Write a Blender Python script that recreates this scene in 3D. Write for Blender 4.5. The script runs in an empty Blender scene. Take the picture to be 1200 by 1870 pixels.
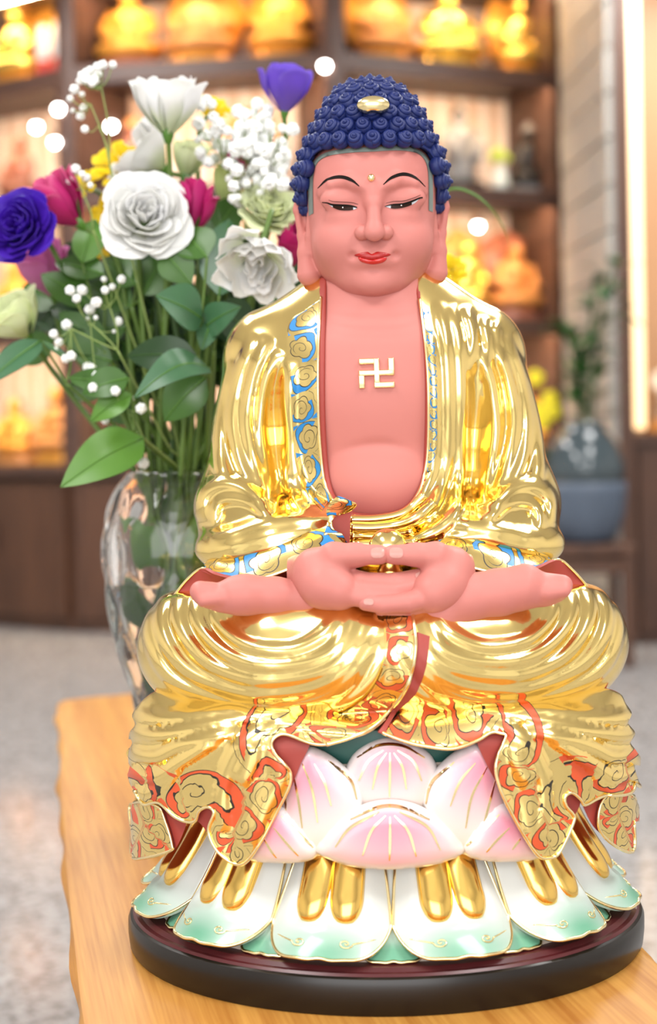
import bpy, bmesh, math, random, time
import numpy as np
from mathutils import Vector, Matrix, Euler
from mathutils.geometry import delaunay_2d_cdt
from mathutils.bvhtree import BVHTree

T0 = time.time()
random.seed(7)
rng = np.random.default_rng(7)
SC = bpy.context.scene
COL = SC.collection

# ------------------------------------------------------------------ camera
# z = 0 is the table top; x right, y away from the camera; statue axis at x = y = 0
F = 2650.0            # focal length in pixels of the 1200 x 1870 frame
D = 1.06              # camera to statue axis, metres
ZC = 0.363            # camera height above the table top
CX = -0.0357          # camera x
ROLL = math.radians(0.94)
HOR = 800.0           # horizon row
FLOOR_Z = -0.45
cam_data = bpy.data.cameras.new('camera')
cam = bpy.data.objects.new('camera', cam_data)
COL.objects.link(cam)
SC.camera = cam
cam_data.sensor_fit = 'VERTICAL'
cam_data.sensor_height = 36.0
cam_data.sensor_width = 36.0 * 1200 / 1870
cam_data.lens = 36.0 * F / 1870
cam_data.shift_y = -(935 - HOR) / 1870
cam_data.clip_start = 0.02
cam_data.clip_end = 60
cam.matrix_world = Matrix.Translation((CX, -D, ZC)) @ Matrix.Rotation(math.pi / 2, 4, 'X') @ Matrix.Rotation(-ROLL, 4, 'Z')
cam_data.dof.use_dof = True
cam_data.dof.focus_distance = 1.0
cam_data.dof.aperture_fstop = 4.2

# ------------------------------------------------------------------ world, lights, exposure
world = bpy.data.worlds.new('world')
SC.world = world
world.use_nodes = True
wn = world.node_tree.nodes
wn['Background'].inputs[0].default_value = (1.0, 0.99, 0.98, 1)
wn['Background'].inputs[1].default_value = 0.55
SC.view_settings.view_transform = 'Standard'
SC.view_settings.look = 'None'
SC.view_settings.gamma = 1.0
SC.view_settings.use_curve_mapping = False
SC.view_settings.exposure = 0.92


def area_light(name, loc, target, sx, sy, power, color=(1, 1, 1)):
    l = bpy.data.lights.new(name, 'AREA')
    l.shape = 'RECTANGLE'
    l.size, l.size_y, l.energy, l.color = sx, sy, power, color
    o = bpy.data.objects.new(name, l)
    COL.objects.link(o)
    o.location = loc
    d = Vector(target) - Vector(loc)
    o.rotation_euler = d.to_track_quat('-Z', 'Y').to_euler()
    return o


# ceiling panels of the shop and an added front fill behind the camera, no seen source
for (lx, ly, p) in ((-1.3, -1.2, 30), (1.3, -1.2, 30), (-1.3, 1.4, 26), (1.3, 1.4, 26), (-1.3, 4.0, 30), (1.3, 4.0, 30)):
    area_light('ceiling_panel_light', (lx, ly, 2.38), (lx, ly, 0), 0.6, 1.2, p, (1, 0.985, 0.97))
area_light('front_fill_light', (-0.3, -3.9, 1.0), (0, 0, 0.4), 3.6, 2.2, 52, (1, 0.99, 0.99))
# ------------------------------------------------------------------ measuring helpers
cR, sR = math.cos(ROLL), math.sin(ROLL)


def W(px, py, y):
    """world point at depth plane y that was measured at pixel (px, py)"""
    xc, yc = (px - 600.0) / F, (HOR - py) / F
    X = xc * cR + yc * sR
    Z = -xc * sR + yc * cR
    d = y + D
    return np.array([CX + X * d, y, ZC + Z * d])


def Wl(pts, y):
    """list of pixels -> (x, z) array at plane y (y number or function of x, z)"""
    out = []
    for p in pts:
        if callable(y):
            yy = 0.0
            for _ in range(6):
                q = W(p[0], p[1], yy)
                yy = float(y(q[0], q[2]))
        else:
            yy = y
        q = W(p[0], p[1], yy)
        out.append((q[0], q[2]))
    return np.array(out)


def spline(pts, n=8, closed=False):
    """Catmull-Rom through points, n samples per span"""
    P = np.asarray(pts, float)
    m = len(P)
    out = []
    spans = m if closed else m - 1
    for i in range(spans):
        if closed:
            p0, p1, p2, p3 = P[(i - 1) % m], P[i], P[(i + 1) % m], P[(i + 2) % m]
        else:
            p1, p2 = P[i], P[i + 1]
            p0 = P[i - 1] if i > 0 else 2 * p1 - p2
            p3 = P[i + 2] if i + 2 < m else 2 * p2 - p1
        for k in range(n):
            t = k / n
            out.append(0.5 * ((2 * p1) + (-p0 + p2) * t + (2 * p0 - 5 * p1 + 4 * p2 - p3) * t * t + (-p0 + 3 * p1 - 3 * p2 + p3) * t ** 3))
    if not closed:
        out.append(P[-1])
    return np.array(out)


def resample(P, n):
    P = np.asarray(P, float)
    L = np.r_[0, np.cumsum(np.linalg.norm(np.diff(P, axis=0), axis=1))]
    t = np.linspace(0, L[-1], n)
    return np.stack([np.interp(t, L, P[:, k]) for k in range(P.shape[1])], 1)


# ------------------------------------------------------------------ object helpers
def link(o, parent=None):
    COL.objects.link(o)
    if parent is not None:
        o.parent = parent
    return o


def tag(o, label=None, cat=None, group=None, kind=None):
    if label: o['label'] = label
    if cat: o['category'] = cat
    if group: o['group'] = group
    if kind: o['kind'] = kind
    return o


def thing(name, label, cat, loc=(0, 0, 0), group=None):
    o = bpy.data.objects.new(name, None)
    o.empty_display_size = 0.02
    o.location = loc
    link(o)
    return tag(o, label, cat, group)


def mesh_obj(name, verts, faces, mats, parent=None, smooth=True, normals=None, fmat=None, cols=None, loc=None):
    me = bpy.data.meshes.new(name)
    V = np.asarray(verts, dtype=np.float32)
    if isinstance(faces, np.ndarray):
        k = faces.shape[1]
        nf = len(faces)
        me.vertices.add(len(V)); me.vertices.foreach_set('co', V.ravel())
        me.loops.add(nf * k); me.loops.foreach_set('vertex_index', faces.astype(np.int32).ravel())
        me.polygons.add(nf); me.polygons.foreach_set('loop_start', np.arange(0, nf * k, k, dtype=np.int32))
        me.update(calc_edges=True)
    else:
        me.from_pydata([tuple(v) for v in V.tolist()], [], faces)
    if not isinstance(mats, (list, tuple)):
        mats = [mats]
    for m in mats:
        me.materials.append(m)
    if fmat is not None:
        me.polygons.foreach_set('material_index', np.asarray(fmat, dtype=np.int32))
    if cols is not None:
        for cname, arr in cols.items():
            a = me.color_attributes.new(cname, 'FLOAT_COLOR', 'POINT')
            arr = np.asarray(arr, dtype=np.float32)
            if arr.shape[1] == 3:
                arr = np.c_[arr, np.ones(len(arr), dtype=np.float32)]
            a.data.foreach_set('color', arr.ravel().astype(np.float32))
    me.validate()
    if smooth:
        me.polygons.foreach_set('use_smooth', np.ones(len(me.polygons), dtype=bool))
    if normals is not None:
        me.normals_split_custom_set_from_vertices([tuple(n) for n in np.asarray(normals, float).tolist()])
    me.update()
    o = bpy.data.objects.new(name, me)
    if loc is not None:
        o.location = loc
    link(o, parent)
    return o


def copy_tree(o, parent=None):
    c = o.copy()
    link(c)
    c.parent = parent
    for ch in o.children:
        copy_tree(ch, c)
    return c


class MB:
    """collects shapes into one mesh"""
    def __init__(s):
        s.v, s.f, s.m = [], [], []

    def add(s, V, Fc, m=0):
        b = len(s.v)
        s.v.extend([tuple(map(float, p)) for p in V])
        for f in Fc:
            s.f.append(tuple(int(i) + b for i in f)); s.m.append(m)

    def box(s, c, d, rot=None, m=0, bev=0.0):
        bm = bmesh.new()
        bmesh.ops.create_cube(bm, size=1.0)
        for v in bm.verts:
            v.co = Vector((v.co.x * d[0], v.co.y * d[1], v.co.z * d[2]))
        if bev > 0:
            bmesh.ops.bevel(bm, geom=bm.edges[:], offset=bev, segments=2, affect='EDGES', profile=0.5)
        M = Matrix.Translation(c)
        if rot is not None:
            M = M @ Euler(rot).to_matrix().to_4x4()
        bm.transform(M)
        bm.verts.ensure_lookup_table()
        s.add([v.co for v in bm.verts], [[v.index for v in f.verts] for f in bm.faces], m)
        bm.free()

    def tube(s, pts, r, n=8, m=0, cap=True, closed=False):
        V, Fc = tube_mesh(pts, r, n, cap, closed)
        s.add(V, Fc, m)

    def lathe(s, prof, n=32, c=(0, 0, 0), sx=1.0, sy=1.0, m=0, M=None):
        V, Fc = lathe_mesh(prof, n, c, sx, sy)
        if M is not None:
            V = [tuple(M @ Vector(v)) for v in V]
        s.add(V, Fc, m)

    def ball(s, c, r, n=10, k=6, m=0, M=None):
        if np.isscalar(r): r = (r, r, r)
        V = []
        Fc = []
        V.append((0, 0, -1))
        for i in range(1, k):
            a = math.pi * i / k
            for j in range(n):
                b = 2 * math.pi * j / n
                V.append((math.sin(a) * math.cos(b), math.sin(a) * math.sin(b), -math.cos(a)))
        V.append((0, 0, 1))
        for j in range(n):
            Fc.append((0, 1 + (j + 1) % n, 1 + j))
            for i in range(k - 2):
                a0 = 1 + i * n
                Fc.append((a0 + j, a0 + (j + 1) % n, a0 + n + (j + 1) % n, a0 + n + j))
            a0 = 1 + (k - 2) * n
            Fc.append((a0 + j, a0 + (j + 1) % n, len(V) - 1))
        V = [Vector((v[0] * r[0], v[1] * r[1], v[2] * r[2])) for v in V]
        if M is not None: V = [M @ v for v in V]
        V = [(v[0] + c[0], v[1] + c[1], v[2] + c[2]) for v in V]
        s.add(V, Fc, m)

    def build(s, name, mats, parent=None, smooth=True, loc=None):
        return mesh_obj(name, s.v, s.f, mats, parent, smooth, None, s.m, None, loc)


def tube_mesh(pts, r, n=8, cap=True, closed=False):
    P = np.asarray(pts, float)
    m = len(P)
    R = np.full(m, r) if np.isscalar(r) else np.asarray(r, float)
    T = np.gradient(P, axis=0)
    if closed:
        T = np.roll(P, -1, 0) - np.roll(P, 1, 0)
    T /= np.linalg.norm(T, axis=1)[:, None] + 1e-12
    up = np.array([0, 0, 1.0]) if abs(T[0][2]) < 0.9 else np.array([1.0, 0, 0])
    N = up - T[0] * up.dot(T[0]); N /= np.linalg.norm(N)
    V = []
    for i in range(m):
        N = N - T[i] * N.dot(T[i]); N /= np.linalg.norm(N) + 1e-12
        B = np.cross(T[i], N)
        for j in range(n):
            a = 2 * math.pi * j / n
            V.append(P[i] + R[i] * (math.cos(a) * N + math.sin(a) * B))
    Fc = []
    for i in range(m if closed else m - 1):
        i2 = (i + 1) % m
        for j in range(n):
            Fc.append((i * n + j, i * n + (j + 1) % n, i2 * n + (j + 1) % n, i2 * n + j))
    if cap and not closed:
        Fc.append(tuple(range(n - 1, -1, -1)))
        Fc.append(tuple(range((m - 1) * n, m * n)))
    return V, Fc


def lathe_mesh(prof, n=32, c=(0, 0, 0), sx=1.0, sy=1.0):
    V, Fc = [], []
    for (r, z) in prof:
        for j in range(n):
            a = 2 * math.pi * j / n
            V.append((c[0] + r * sx * math.cos(a), c[1] + r * sy * math.sin(a), c[2] + z))
    for i in range(len(prof) - 1):
        for j in range(n):
            Fc.append((i * n + j, i * n + (j + 1) % n, (i + 1) * n + (j + 1) % n, (i + 1) * n + j))
    if prof[0][0] > 1e-6: Fc.append(tuple(range(n - 1, -1, -1)))
    if prof[-1][0] > 1e-6: Fc.append(tuple(range((len(prof) - 1) * n, len(prof) * n)))
    return V, Fc


# ------------------------------------------------------------------ materials
MATS = {}


def mat(name, color, rough=0.5, metal=0.0, noise=0.0, nscale=40.0, bump=0.0, bscale=200.0, spec=0.5, trans=0.0, ior=1.45, sss=0.0, emit=None, estr=0.0, coat=0.0, color2=None):
    m = bpy.data.materials.new(name)
    m.use_nodes = True
    nt = m.node_tree
    b = nt.nodes['Principled BSDF']
    b.inputs['Base Color'].default_value = (*color, 1)
    b.inputs['Roughness'].default_value = rough
    b.inputs['Metallic'].default_value = metal
    b.inputs['Specular IOR Level'].default_value = spec
    b.inputs['IOR'].default_value = ior
    b.inputs['Transmission Weight'].default_value = trans
    b.inputs['Coat Weight'].default_value = coat
    b.inputs['Coat Roughness'].default_value = 0.08
    if sss > 0:
        b.inputs['Subsurface Weight'].default_value = sss
        b.inputs['Subsurface Radius'].default_value = (0.004, 0.002, 0.001)
    if emit is not None:
        b.inputs['Emission Color'].default_value = (*emit, 1)
        b.inputs['Emission Strength'].default_value = estr
    if noise > 0:
        tc = nt.nodes.new('ShaderNodeTexCoord')
        nz = nt.nodes.new('ShaderNodeTexNoise')
        nz.inputs['Scale'].default_value = nscale
        nz.inputs['Detail'].default_value = 4
        nt.links.new(tc.outputs['Object'], nz.inputs['Vector'])
        mx = nt.nodes.new('ShaderNodeMix'); mx.data_type = 'RGBA'
        c2 = color2 if color2 is not None else tuple(max(0, c * (1 - noise)) for c in color)
        mx.inputs[6].default_value = (*color, 1)
        mx.inputs[7].default_value = (*c2, 1)
        nt.links.new(nz.outputs['Fac'], mx.inputs[0])
        nt.links.new(mx.outputs[2], b.inputs['Base Color'])
    if bump > 0:
        tc = nt.nodes.new('ShaderNodeTexCoord')
        nz = nt.nodes.new('ShaderNodeTexNoise')
        nz.inputs['Scale'].default_value = bscale
        bp = nt.nodes.new('ShaderNodeBump')
        bp.inputs['Strength'].default_value = bump
        bp.inputs['Distance'].default_value = 0.002
        nt.links.new(tc.outputs['Object'], nz.inputs['Vector'])
        nt.links.new(nz.outputs['Fac'], bp.inputs['Height'])
        nt.links.new(bp.outputs['Normal'], b.inputs['Normal'])
    MATS[name] = m
    return m


def mat_attr(name, rough=0.5, attr='col', sss=0.0, coat=0.0, spec=0.5, metal=0.0):
    """base colour from the mesh's own colour attribute"""
    m = mat(name, (1, 1, 1), rough, metal, spec=spec, sss=sss, coat=coat)
    nt = m.node_tree
    a = nt.nodes.new('ShaderNodeVertexColor'); a.layer_name = attr
    nt.links.new(a.outputs['Color'], nt.nodes['Principled BSDF'].inputs['Base Color'])
    return m


class NX:
    """tiny expression builder for math nodes"""
    def __init__(s, nt): s.nt = nt

    def op(s, o, a, b=None, c=None):
        n = s.nt.nodes.new('ShaderNodeMath'); n.operation = o
        for i, v in enumerate((a, b, c)):
            if v is None: continue
            if isinstance(v, (int, float)): n.inputs[i].default_value = v
            else: s.nt.links.new(v, n.inputs[i])
        return n.outputs[0]


def mat_scroll(name, gold, grough, paint, dense=1.0):
    """gilt cloth with painted scrollwork; the mesh carries band coordinates in 'uv' (u along, v across 0..1)"""
    m = mat(name, gold, grough, 1.0)
    nt = m.node_tree
    b = nt.nodes['Principled BSDF']
    X = NX(nt); o = X.op
    at = nt.nodes.new('ShaderNodeVertexColor'); at.layer_name = 'band'
    sp = nt.nodes.new('ShaderNodeSeparateColor'); nt.links.new(at.outputs['Color'], sp.inputs[0])
    u0, v0 = sp.outputs[0], sp.outputs[1]
    nz = nt.nodes.new('ShaderNodeTexNoise'); nz.inputs['Scale'].default_value = 1.3; nz.inputs['Detail'].default_value = 0
    nt.links.new(at.outputs['Color'], nz.inputs['Vector'])
    sc = nt.nodes.new('ShaderNodeSeparateColor'); nt.links.new(nz.outputs['Color'], sc.inputs[0])
    u = o('ADD', u0, o('MULTIPLY', o('SUBTRACT', sc.outputs[0], 0.5), 0.35))
    v = o('ADD', v0, o('MULTIPLY', o('SUBTRACT', sc.outputs[1], 0.5), 0.30))
    i = o('FLOOR', u)
    fx = o('SUBTRACT', o('SUBTRACT', u, i), 0.5)
    par = o('SUBTRACT', 1.0, o('MULTIPLY', o('FLOORED_MODULO', i, 2.0), 2.0))
    y = o('MULTIPLY', o('SUBTRACT', v, 0.5), par)
    y = o('ADD', y, 0.06)
    wn_ = nt.nodes.new('ShaderNodeTexWhiteNoise'); wn_.noise_dimensions = '1D'
    nt.links.new(i, wn_.inputs['W'])
    an = o('MULTIPLY', wn_.outputs['Value'], 2.2)
    ca, sa = o('COSINE', an), o('SINE', an)
    fx, y = o('SUBTRACT', o('MULTIPLY', fx, ca), o('MULTIPLY', y, sa)), o('ADD', o('MULTIPLY', fx, sa), o('MULTIPLY', y, ca))
    r = o('SQRT', o('ADD', o('MULTIPLY', fx, fx), o('MULTIPLY', y, y)))
    th = o('ARCTAN2', y, fx)
    ph = o('FRACT', o('SUBTRACT', o('MULTIPLY', th, 1 / (2 * math.pi)), o('MULTIPLY', r, 5.2)))
    ln = o('LESS_THAN', o('ABSOLUTE', o('SUBTRACT', ph, 0.5)), 0.05)
    ln = o('MULTIPLY', ln, o('LESS_THAN', r, 0.27))
    ln = o('MULTIPLY', ln, o('GREATER_THAN', r, 0.03))
    # lobed leaf edge and the crescent of ground colour beside it
    R1 = o('ADD', 0.31, o('MULTIPLY', o('ABSOLUTE', o('SINE', o('MULTIPLY', th, 2.5))), 0.07))
    R2 = o('ADD', 0.50, o('MULTIPLY', o('SINE', o('MULTIPLY_ADD', th, 3.0, 0.7)), 0.05))
    side = o('GREATER_THAN', o('ADD', o('MULTIPLY', y, 1.0), o('MULTIPLY', fx, -0.55)), -0.10 if dense >= 1 else 0.02)
    cres = o('MULTIPLY', o('MULTIPLY', o('GREATER_THAN', r, R1), o('LESS_THAN', r, R2)), side)
    far = o('GREATER_THAN', r, o('ADD', 0.60, o('MULTIPLY', o('SINE', o('MULTIPLY', th, 7.0)), 0.035)))
    far = o('MULTIPLY', far, o('GREATER_THAN', y, 0.0))
    pm = o('MAXIMUM', cres, far)
    edge = o('LESS_THAN', o('ABSOLUTE', o('SUBTRACT', r, R1)), 0.013)
    edge = o('MAXIMUM', edge, o('MULTIPLY', o('LESS_THAN', o('ABSOLUTE', o('SUBTRACT', r, R2)), 0.010), side))
    # small curls between the leaves
    edge2 = o('LESS_THAN', o('ABSOLUTE', o('SUBTRACT', o('FRACT', o('ADD', o('MULTIPLY', r, 6.0), o('MULTIPLY', o('SINE', o('MULTIPLY', th, 9.0)), 0.12))), 0.5)), 0.035)
    edge2 = o('MULTIPLY', edge2, o('GREATER_THAN', r, 0.47))
    edge2 = o('MULTIPLY', edge2, o('LESS_THAN', y, -0.1))
    blk = o('MAXIMUM', o('MAXIMUM', ln, edge), edge2)
    inb = o('MULTIPLY', o('LESS_THAN', v0, 0.97), o('GREATER_THAN', v0, 0.03))
    pm = o('MULTIPLY', pm, inb); blk = o('MULTIPLY', blk, inb)
    mx = nt.nodes.new('ShaderNodeMix'); mx.data_type = 'RGBA'
    mx.inputs[6].default_value = (*gold, 1); mx.inputs[7].default_value = (*paint, 1)
    nt.links.new(pm, mx.inputs[0])
    m2 = nt.nodes.new('ShaderNodeMix'); m2.data_type = 'RGBA'
    nt.links.new(mx.outputs[2], m2.inputs[6]); m2.inputs[7].default_value = (0.02, 0.015, 0.01, 1)
    nt.links.new(blk, m2.inputs[0])
    nt.links.new(m2.outputs[2], b.inputs['Base Color'])
    pa = o('MAXIMUM', pm, blk)
    nt.links.new(o('SUBTRACT', 1.0, pa), b.inputs['Metallic'])
    nt.links.new(o('MULTIPLY_ADD', pa, 0.4 - grough, grough), b.inputs['Roughness'])
    return m


GOLD = (0.93, 0.68, 0.27)
GOLD_L = (1.0, 0.75, 0.28)
M_gold = mat('gilt_gold', GOLD_L, 0.13, 1.0, noise=0.08, nscale=25)
M_gold_trim = mat('gilt_trim', (0.98, 0.80, 0.42), 0.18, 1.0)
M_gold_deep = mat('gilt_deep', (0.90, 0.58, 0.15), 0.16, 1.0)
M_skin = mat('painted_skin', (0.51, 0.170, 0.145), 0.48, noise=0.06, nscale=12, spec=0.25, color2=(0.53, 0.195, 0.168))
M_lining = mat('maroon_lining', (0.34, 0.048, 0.036), 0.5, noise=0.1, nscale=30)
M_hair = mat('ultramarine_hair', (0.005, 0.015, 0.115), 0.52, noise=0.2, nscale=60)
M_hairline = mat('grey_green_hairline', (0.20, 0.235, 0.21), 0.5)
M_black = mat('black_paint', (0.008, 0.006, 0.005), 0.7, spec=0.1)
M_red = mat('lip_red', (0.50, 0.014, 0.012), 0.2, coat=0.5)
M_band_blue = mat_scroll('gilt_blue_border', GOLD_L, 0.16, (0.02, 0.20, 0.50))
M_band_red = mat_scroll('gilt_orange_border', GOLD_L, 0.16, (0.58, 0.085, 0.025), 1.0)
M_nail = mat('nail_pink', (0.52, 0.25, 0.21), 0.3)
M_white = mat('white_paint', (0.85, 0.85, 0.85), 0.35)

# ------------------------------------------------------------------ signed-distance sculpting
f32 = np.float32


class Prim:
    """a shape with a bounding box, evaluated only where it matters"""
    def __init__(s, g, fn, lo, hi, neg=False):
        s.g, s.fn, s.lo, s.hi, s.neg = g, fn, np.asarray(lo, float), np.asarray(hi, float), neg

    def __neg__(s):
        return Prim(s.g, s.fn, s.lo, s.hi, not s.neg)

    def full(s):
        v = s.fn(s.g)
        return -v if s.neg else v


class Grid:
    def __init__(s, lo, hi, h):
        s.lo = np.array(lo, float); s.h = h
        n = np.ceil((np.array(hi) - s.lo) / h).astype(int) + 1
        s.n = n
        s.x = (s.lo[0] + h * np.arange(n[0])).astype(f32)[:, None, None]
        s.y = (s.lo[1] + h * np.arange(n[1])).astype(f32)[None, :, None]
        s.z = (s.lo[2] + h * np.arange(n[2])).astype(f32)[None, None, :]

    def window(s, lo, hi):
        a = np.clip(np.floor((lo - s.lo) / s.h).astype(int), 0, s.n)
        b = np.clip(np.ceil((hi - s.lo) / s.h).astype(int) + 1, 0, s.n)
        w = Grid.__new__(Grid)
        w.lo, w.h, w.n = s.lo + a * s.h, s.h, b - a
        w.x, w.y, w.z = s.x[a[0]:b[0]], s.y[:, a[1]:b[1]], s.z[:, :, a[2]:b[2]]
        return w, (slice(a[0], b[0]), slice(a[1], b[1]), slice(a[2], b[2]))

    def ell(s, c, r):
        """ellipsoid, first-order distance"""
        c = np.asarray(c, float); r = np.asarray(r, float)

        def fn(g):
            a, b, d = (g.x - f32(c[0])), (g.y - f32(c[1])), (g.z - f32(c[2]))
            k1 = np.sqrt((a / f32(r[0])) ** 2 + (b / f32(r[1])) ** 2 + (d / f32(r[2])) ** 2)
            k2 = np.sqrt((a / f32(r[0] ** 2)) ** 2 + (b / f32(r[1] ** 2)) ** 2 + (d / f32(r[2] ** 2)) ** 2)
            return k1 * (k1 - 1) / (k2 + f32(1e-9))
        return Prim(s, fn, c - r, c + r)

    def cone(s, a, b, ra, rb):
        """tapered capsule"""
        a = np.asarray(a, float); b = np.asarray(b, float)
        d = b - a
        L2 = float(d.dot(d)) + 1e-12
        m = max(ra, rb)

        def fn(g):
            px, py, pz = g.x - f32(a[0]), g.y - f32(a[1]), g.z - f32(a[2])
            t = np.clip((px * f32(d[0]) + py * f32(d[1]) + pz * f32(d[2])) / f32(L2), 0, 1)
            dist = np.sqrt((px - t * f32(d[0])) ** 2 + (py - t * f32(d[1])) ** 2 + (pz - t * f32(d[2])) ** 2)
            return dist - (f32(ra) + t * f32(rb - ra))
        return Prim(s, fn, np.minimum(a, b) - m, np.maximum(a, b) + m)

    def chain(s, pts, k=None):
        """list of (point, radius)"""
        cs = [s.cone(a, b, ra, rb) for (a, ra), (b, rb) in zip(pts[:-1], pts[1:])]

        def fn(g):
            out = None
            for c in cs:
                v = c.fn(g)
                out = v if out is None else (np.minimum(out, v) if not k else smin(out, v, k))
            return out
        return Prim(s, fn, np.min([c.lo for c in cs], 0), np.max([c.hi for c in cs], 0))

    def blend(s, parts):
        """[(prim, k), ...] blended into one shape; negative prims carve"""
        def fn(g):
            out = parts[0][0].fn(g)
            for p, k in parts[1:]:
                v = p.fn(g)
                out = smax(out, -v, k) if p.neg else smin(out, v, k)
            return out
        pos = [p for p, _ in parts if not p.neg]
        return Prim(s, fn, np.min([p.lo for p in pos], 0), np.max([p.hi for p in pos], 0))

    def field2(s, fn):
        """evaluate fn on the (x, z) lattice, broadcast along y"""
        X, Z = np.meshgrid(s.x[:, 0, 0], s.z[0, 0, :], indexing='ij')
        return fn(X.astype(np.float64), Z.astype(np.float64)).astype(f32)[:, None, :]


def smin(a, b, k):
    if isinstance(a, Prim): a = a.full()
    if isinstance(b, Prim):
        pad = k + 3 * b.g.h
        w, sl = b.g.window(b.lo - pad, b.hi + pad)
        if min(w.n) > 0:
            a[sl] = smin(a[sl], b.fn(w), k)
        return a
    h = np.maximum(f32(k) - np.abs(a - b), 0) / f32(k)
    return np.minimum(a, b) - h * h * f32(k * 0.25)


def smax(a, b, k):
    if isinstance(a, Prim): a = a.full()
    if isinstance(b, Prim) and b.neg:
        pad = k + 3 * b.g.h
        w, sl = b.g.window(b.lo - pad, b.hi + pad)
        if min(w.n) > 0:
            a[sl] = smax(a[sl], -b.fn(w), k)
        return a
    if isinstance(b, Prim): b = b.full()
    return -smin(-a, -b, k)


def surface_nets(g, S):
    """vertices, quads, normals of the zero set"""
    n = g.n
    ins = S < 0
    cs = ins[:-1, :-1, :-1].astype(np.int8)
    tot = np.zeros(cs.shape, np.int8)
    for dx in (0, 1):
        for dy in (0, 1):
            for dz in (0, 1):
                tot += ins[dx:n[0] - 1 + dx, dy:n[1] - 1 + dy, dz:n[2] - 1 + dz]
    act = np.argwhere((tot > 0) & (tot < 8))
    idm = np.full(cs.shape, -1, np.int32)
    idm[act[:, 0], act[:, 1], act[:, 2]] = np.arange(len(act))
    acc = np.zeros((len(act), 3)); cnt = np.zeros(len(act))
    offs = [(0, 0, 0), (1, 0, 0), (0, 1, 0), (1, 1, 0), (0, 0, 1), (1, 0, 1), (0, 1, 1), (1, 1, 1)]
    vals = [S[act[:, 0] + o[0], act[:, 1] + o[1], act[:, 2] + o[2]].astype(float) for o in offs]
    for i in range(8):
        for j in range(i + 1, 8):
            oi, oj = np.array(offs[i]), np.array(offs[j])
            if abs(oi - oj).sum() != 1: continue
            a, b = vals[i], vals[j]
            mk = (a < 0) != (b < 0)
            t = np.where(mk, a / np.where(a - b == 0, 1, a - b), 0)
            p = oi[None, :] + t[:, None] * (oj - oi)[None, :]
            acc[mk] += p[mk]; cnt[mk] += 1
    loc = act + acc / cnt[:, None]
    quads = []
    for ax in range(3):
        sl0 = [slice(None)] * 3; sl1 = [slice(None)] * 3
        sl0[ax] = slice(0, n[ax] - 1); sl1[ax] = slice(1, n[ax])
        A, B = ins[tuple(sl0)], ins[tuple(sl1)]
        b1, b2 = [(1, 2), (2, 0), (0, 1)][ax]
        ed = np.argwhere(A != B)
        ok = (ed[:, b1] > 0) & (ed[:, b2] > 0) & (ed[:, b1] < n[b1] - 1) & (ed[:, b2] < n[b2] - 1)
        ed = ed[ok]
        flip = ~A[ed[:, 0], ed[:, 1], ed[:, 2]]
        e1 = np.zeros(3, int); e1[b1] = 1
        e2 = np.zeros(3, int); e2[b2] = 1
        q = np.stack([idm[tuple((ed - e1 - e2).T)], idm[tuple((ed - e2).T)], idm[tuple(ed.T)], idm[tuple((ed - e1).T)]], 1)
        q[flip] = q[flip][:, ::-1]
        quads.append(q)
    Q = np.concatenate(quads)
    Q = Q[(Q >= 0).all(1)]

    def tri(Fd, p):
        i = np.clip(np.floor(p).astype(int), 0, n - 2)
        f = p - i
        r = 0
        for o in offs:
            w = np.ones(len(p))
            for k in range(3):
                w = w * (f[:, k] if o[k] else 1 - f[:, k])
            r = r + w * Fd[i[:, 0] + o[0], i[:, 1] + o[1], i[:, 2] + o[2]]
        return r

    def grad(p):
        e = 0.6
        G = np.stack([tri(S, p + np.eye(3)[k] * e) - tri(S, p - np.eye(3)[k] * e) for k in range(3)], 1) / (2 * e)
        return G
    for _ in range(2):
        v = tri(S, loc); G = grad(loc)
        g2 = (G * G).sum(1) + 1e-12
        step = np.clip(v / g2, -0.5 / np.sqrt(g2), 0.5 / np.sqrt(g2))
        loc = loc - G * step[:, None]
    # wider gradient stencil for calm reflections
    e = 1.0
    G = np.stack([tri(S, loc + np.eye(3)[k] * e) - tri(S, loc - np.eye(3)[k] * e) for k in range(3)], 1)
    N = G / (np.linalg.norm(G, axis=1)[:, None] + 1e-12)
    return g.lo + loc * g.h, Q, N


def sculpt(name, g, S, mats, parent=None, fmat_fn=None, xf=None, cols=None):
    V, Q, N = surface_nets(g, S)
    if xf is not None:
        V, N = xf(V, N)
    fm = None
    if fmat_fn is not None:
        C = V[Q].mean(1)
        fm = fmat_fn(C, N[Q].mean(1))
    cc = None
    if cols is not None:
        cc = {'col': cols(V, N)}
    o = mesh_obj(name, V, Q, mats, parent, True, N, fm, cc)
    o['_n'] = 0
    del o['_n']
    return o, V, Q


def bvh_of(V, Q):
    return BVHTree.FromPolygons([tuple(v) for v in V.tolist()], [tuple(q) for q in Q.tolist()])


def seg_dist(X, Z, P):
    """distance from lattice points to polyline P (m, 2); also arc parameter 0..1"""
    P = np.asarray(P, float)
    best = np.full(X.shape, 1e9); tt = np.zeros(X.shape)
    L = np.r_[0, np.cumsum(np.linalg.norm(np.diff(P, axis=0), axis=1))]
    tot = L[-1] + 1e-12
    for i in range(len(P) - 1):
        a, b = P[i], P[i + 1]
        d = b - a
        l2 = d.dot(d) + 1e-18
        t = np.clip(((X - a[0]) * d[0] + (Z - a[1]) * d[1]) / l2, 0, 1)
        r = np.hypot(X - a[0] - t * d[0], Z - a[1] - t * d[1])
        m = r < best
        best[m] = r[m]
        tt[m] = ((L[i] + t * (L[i + 1] - L[i])) / tot)[m]
    return best, tt


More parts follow.
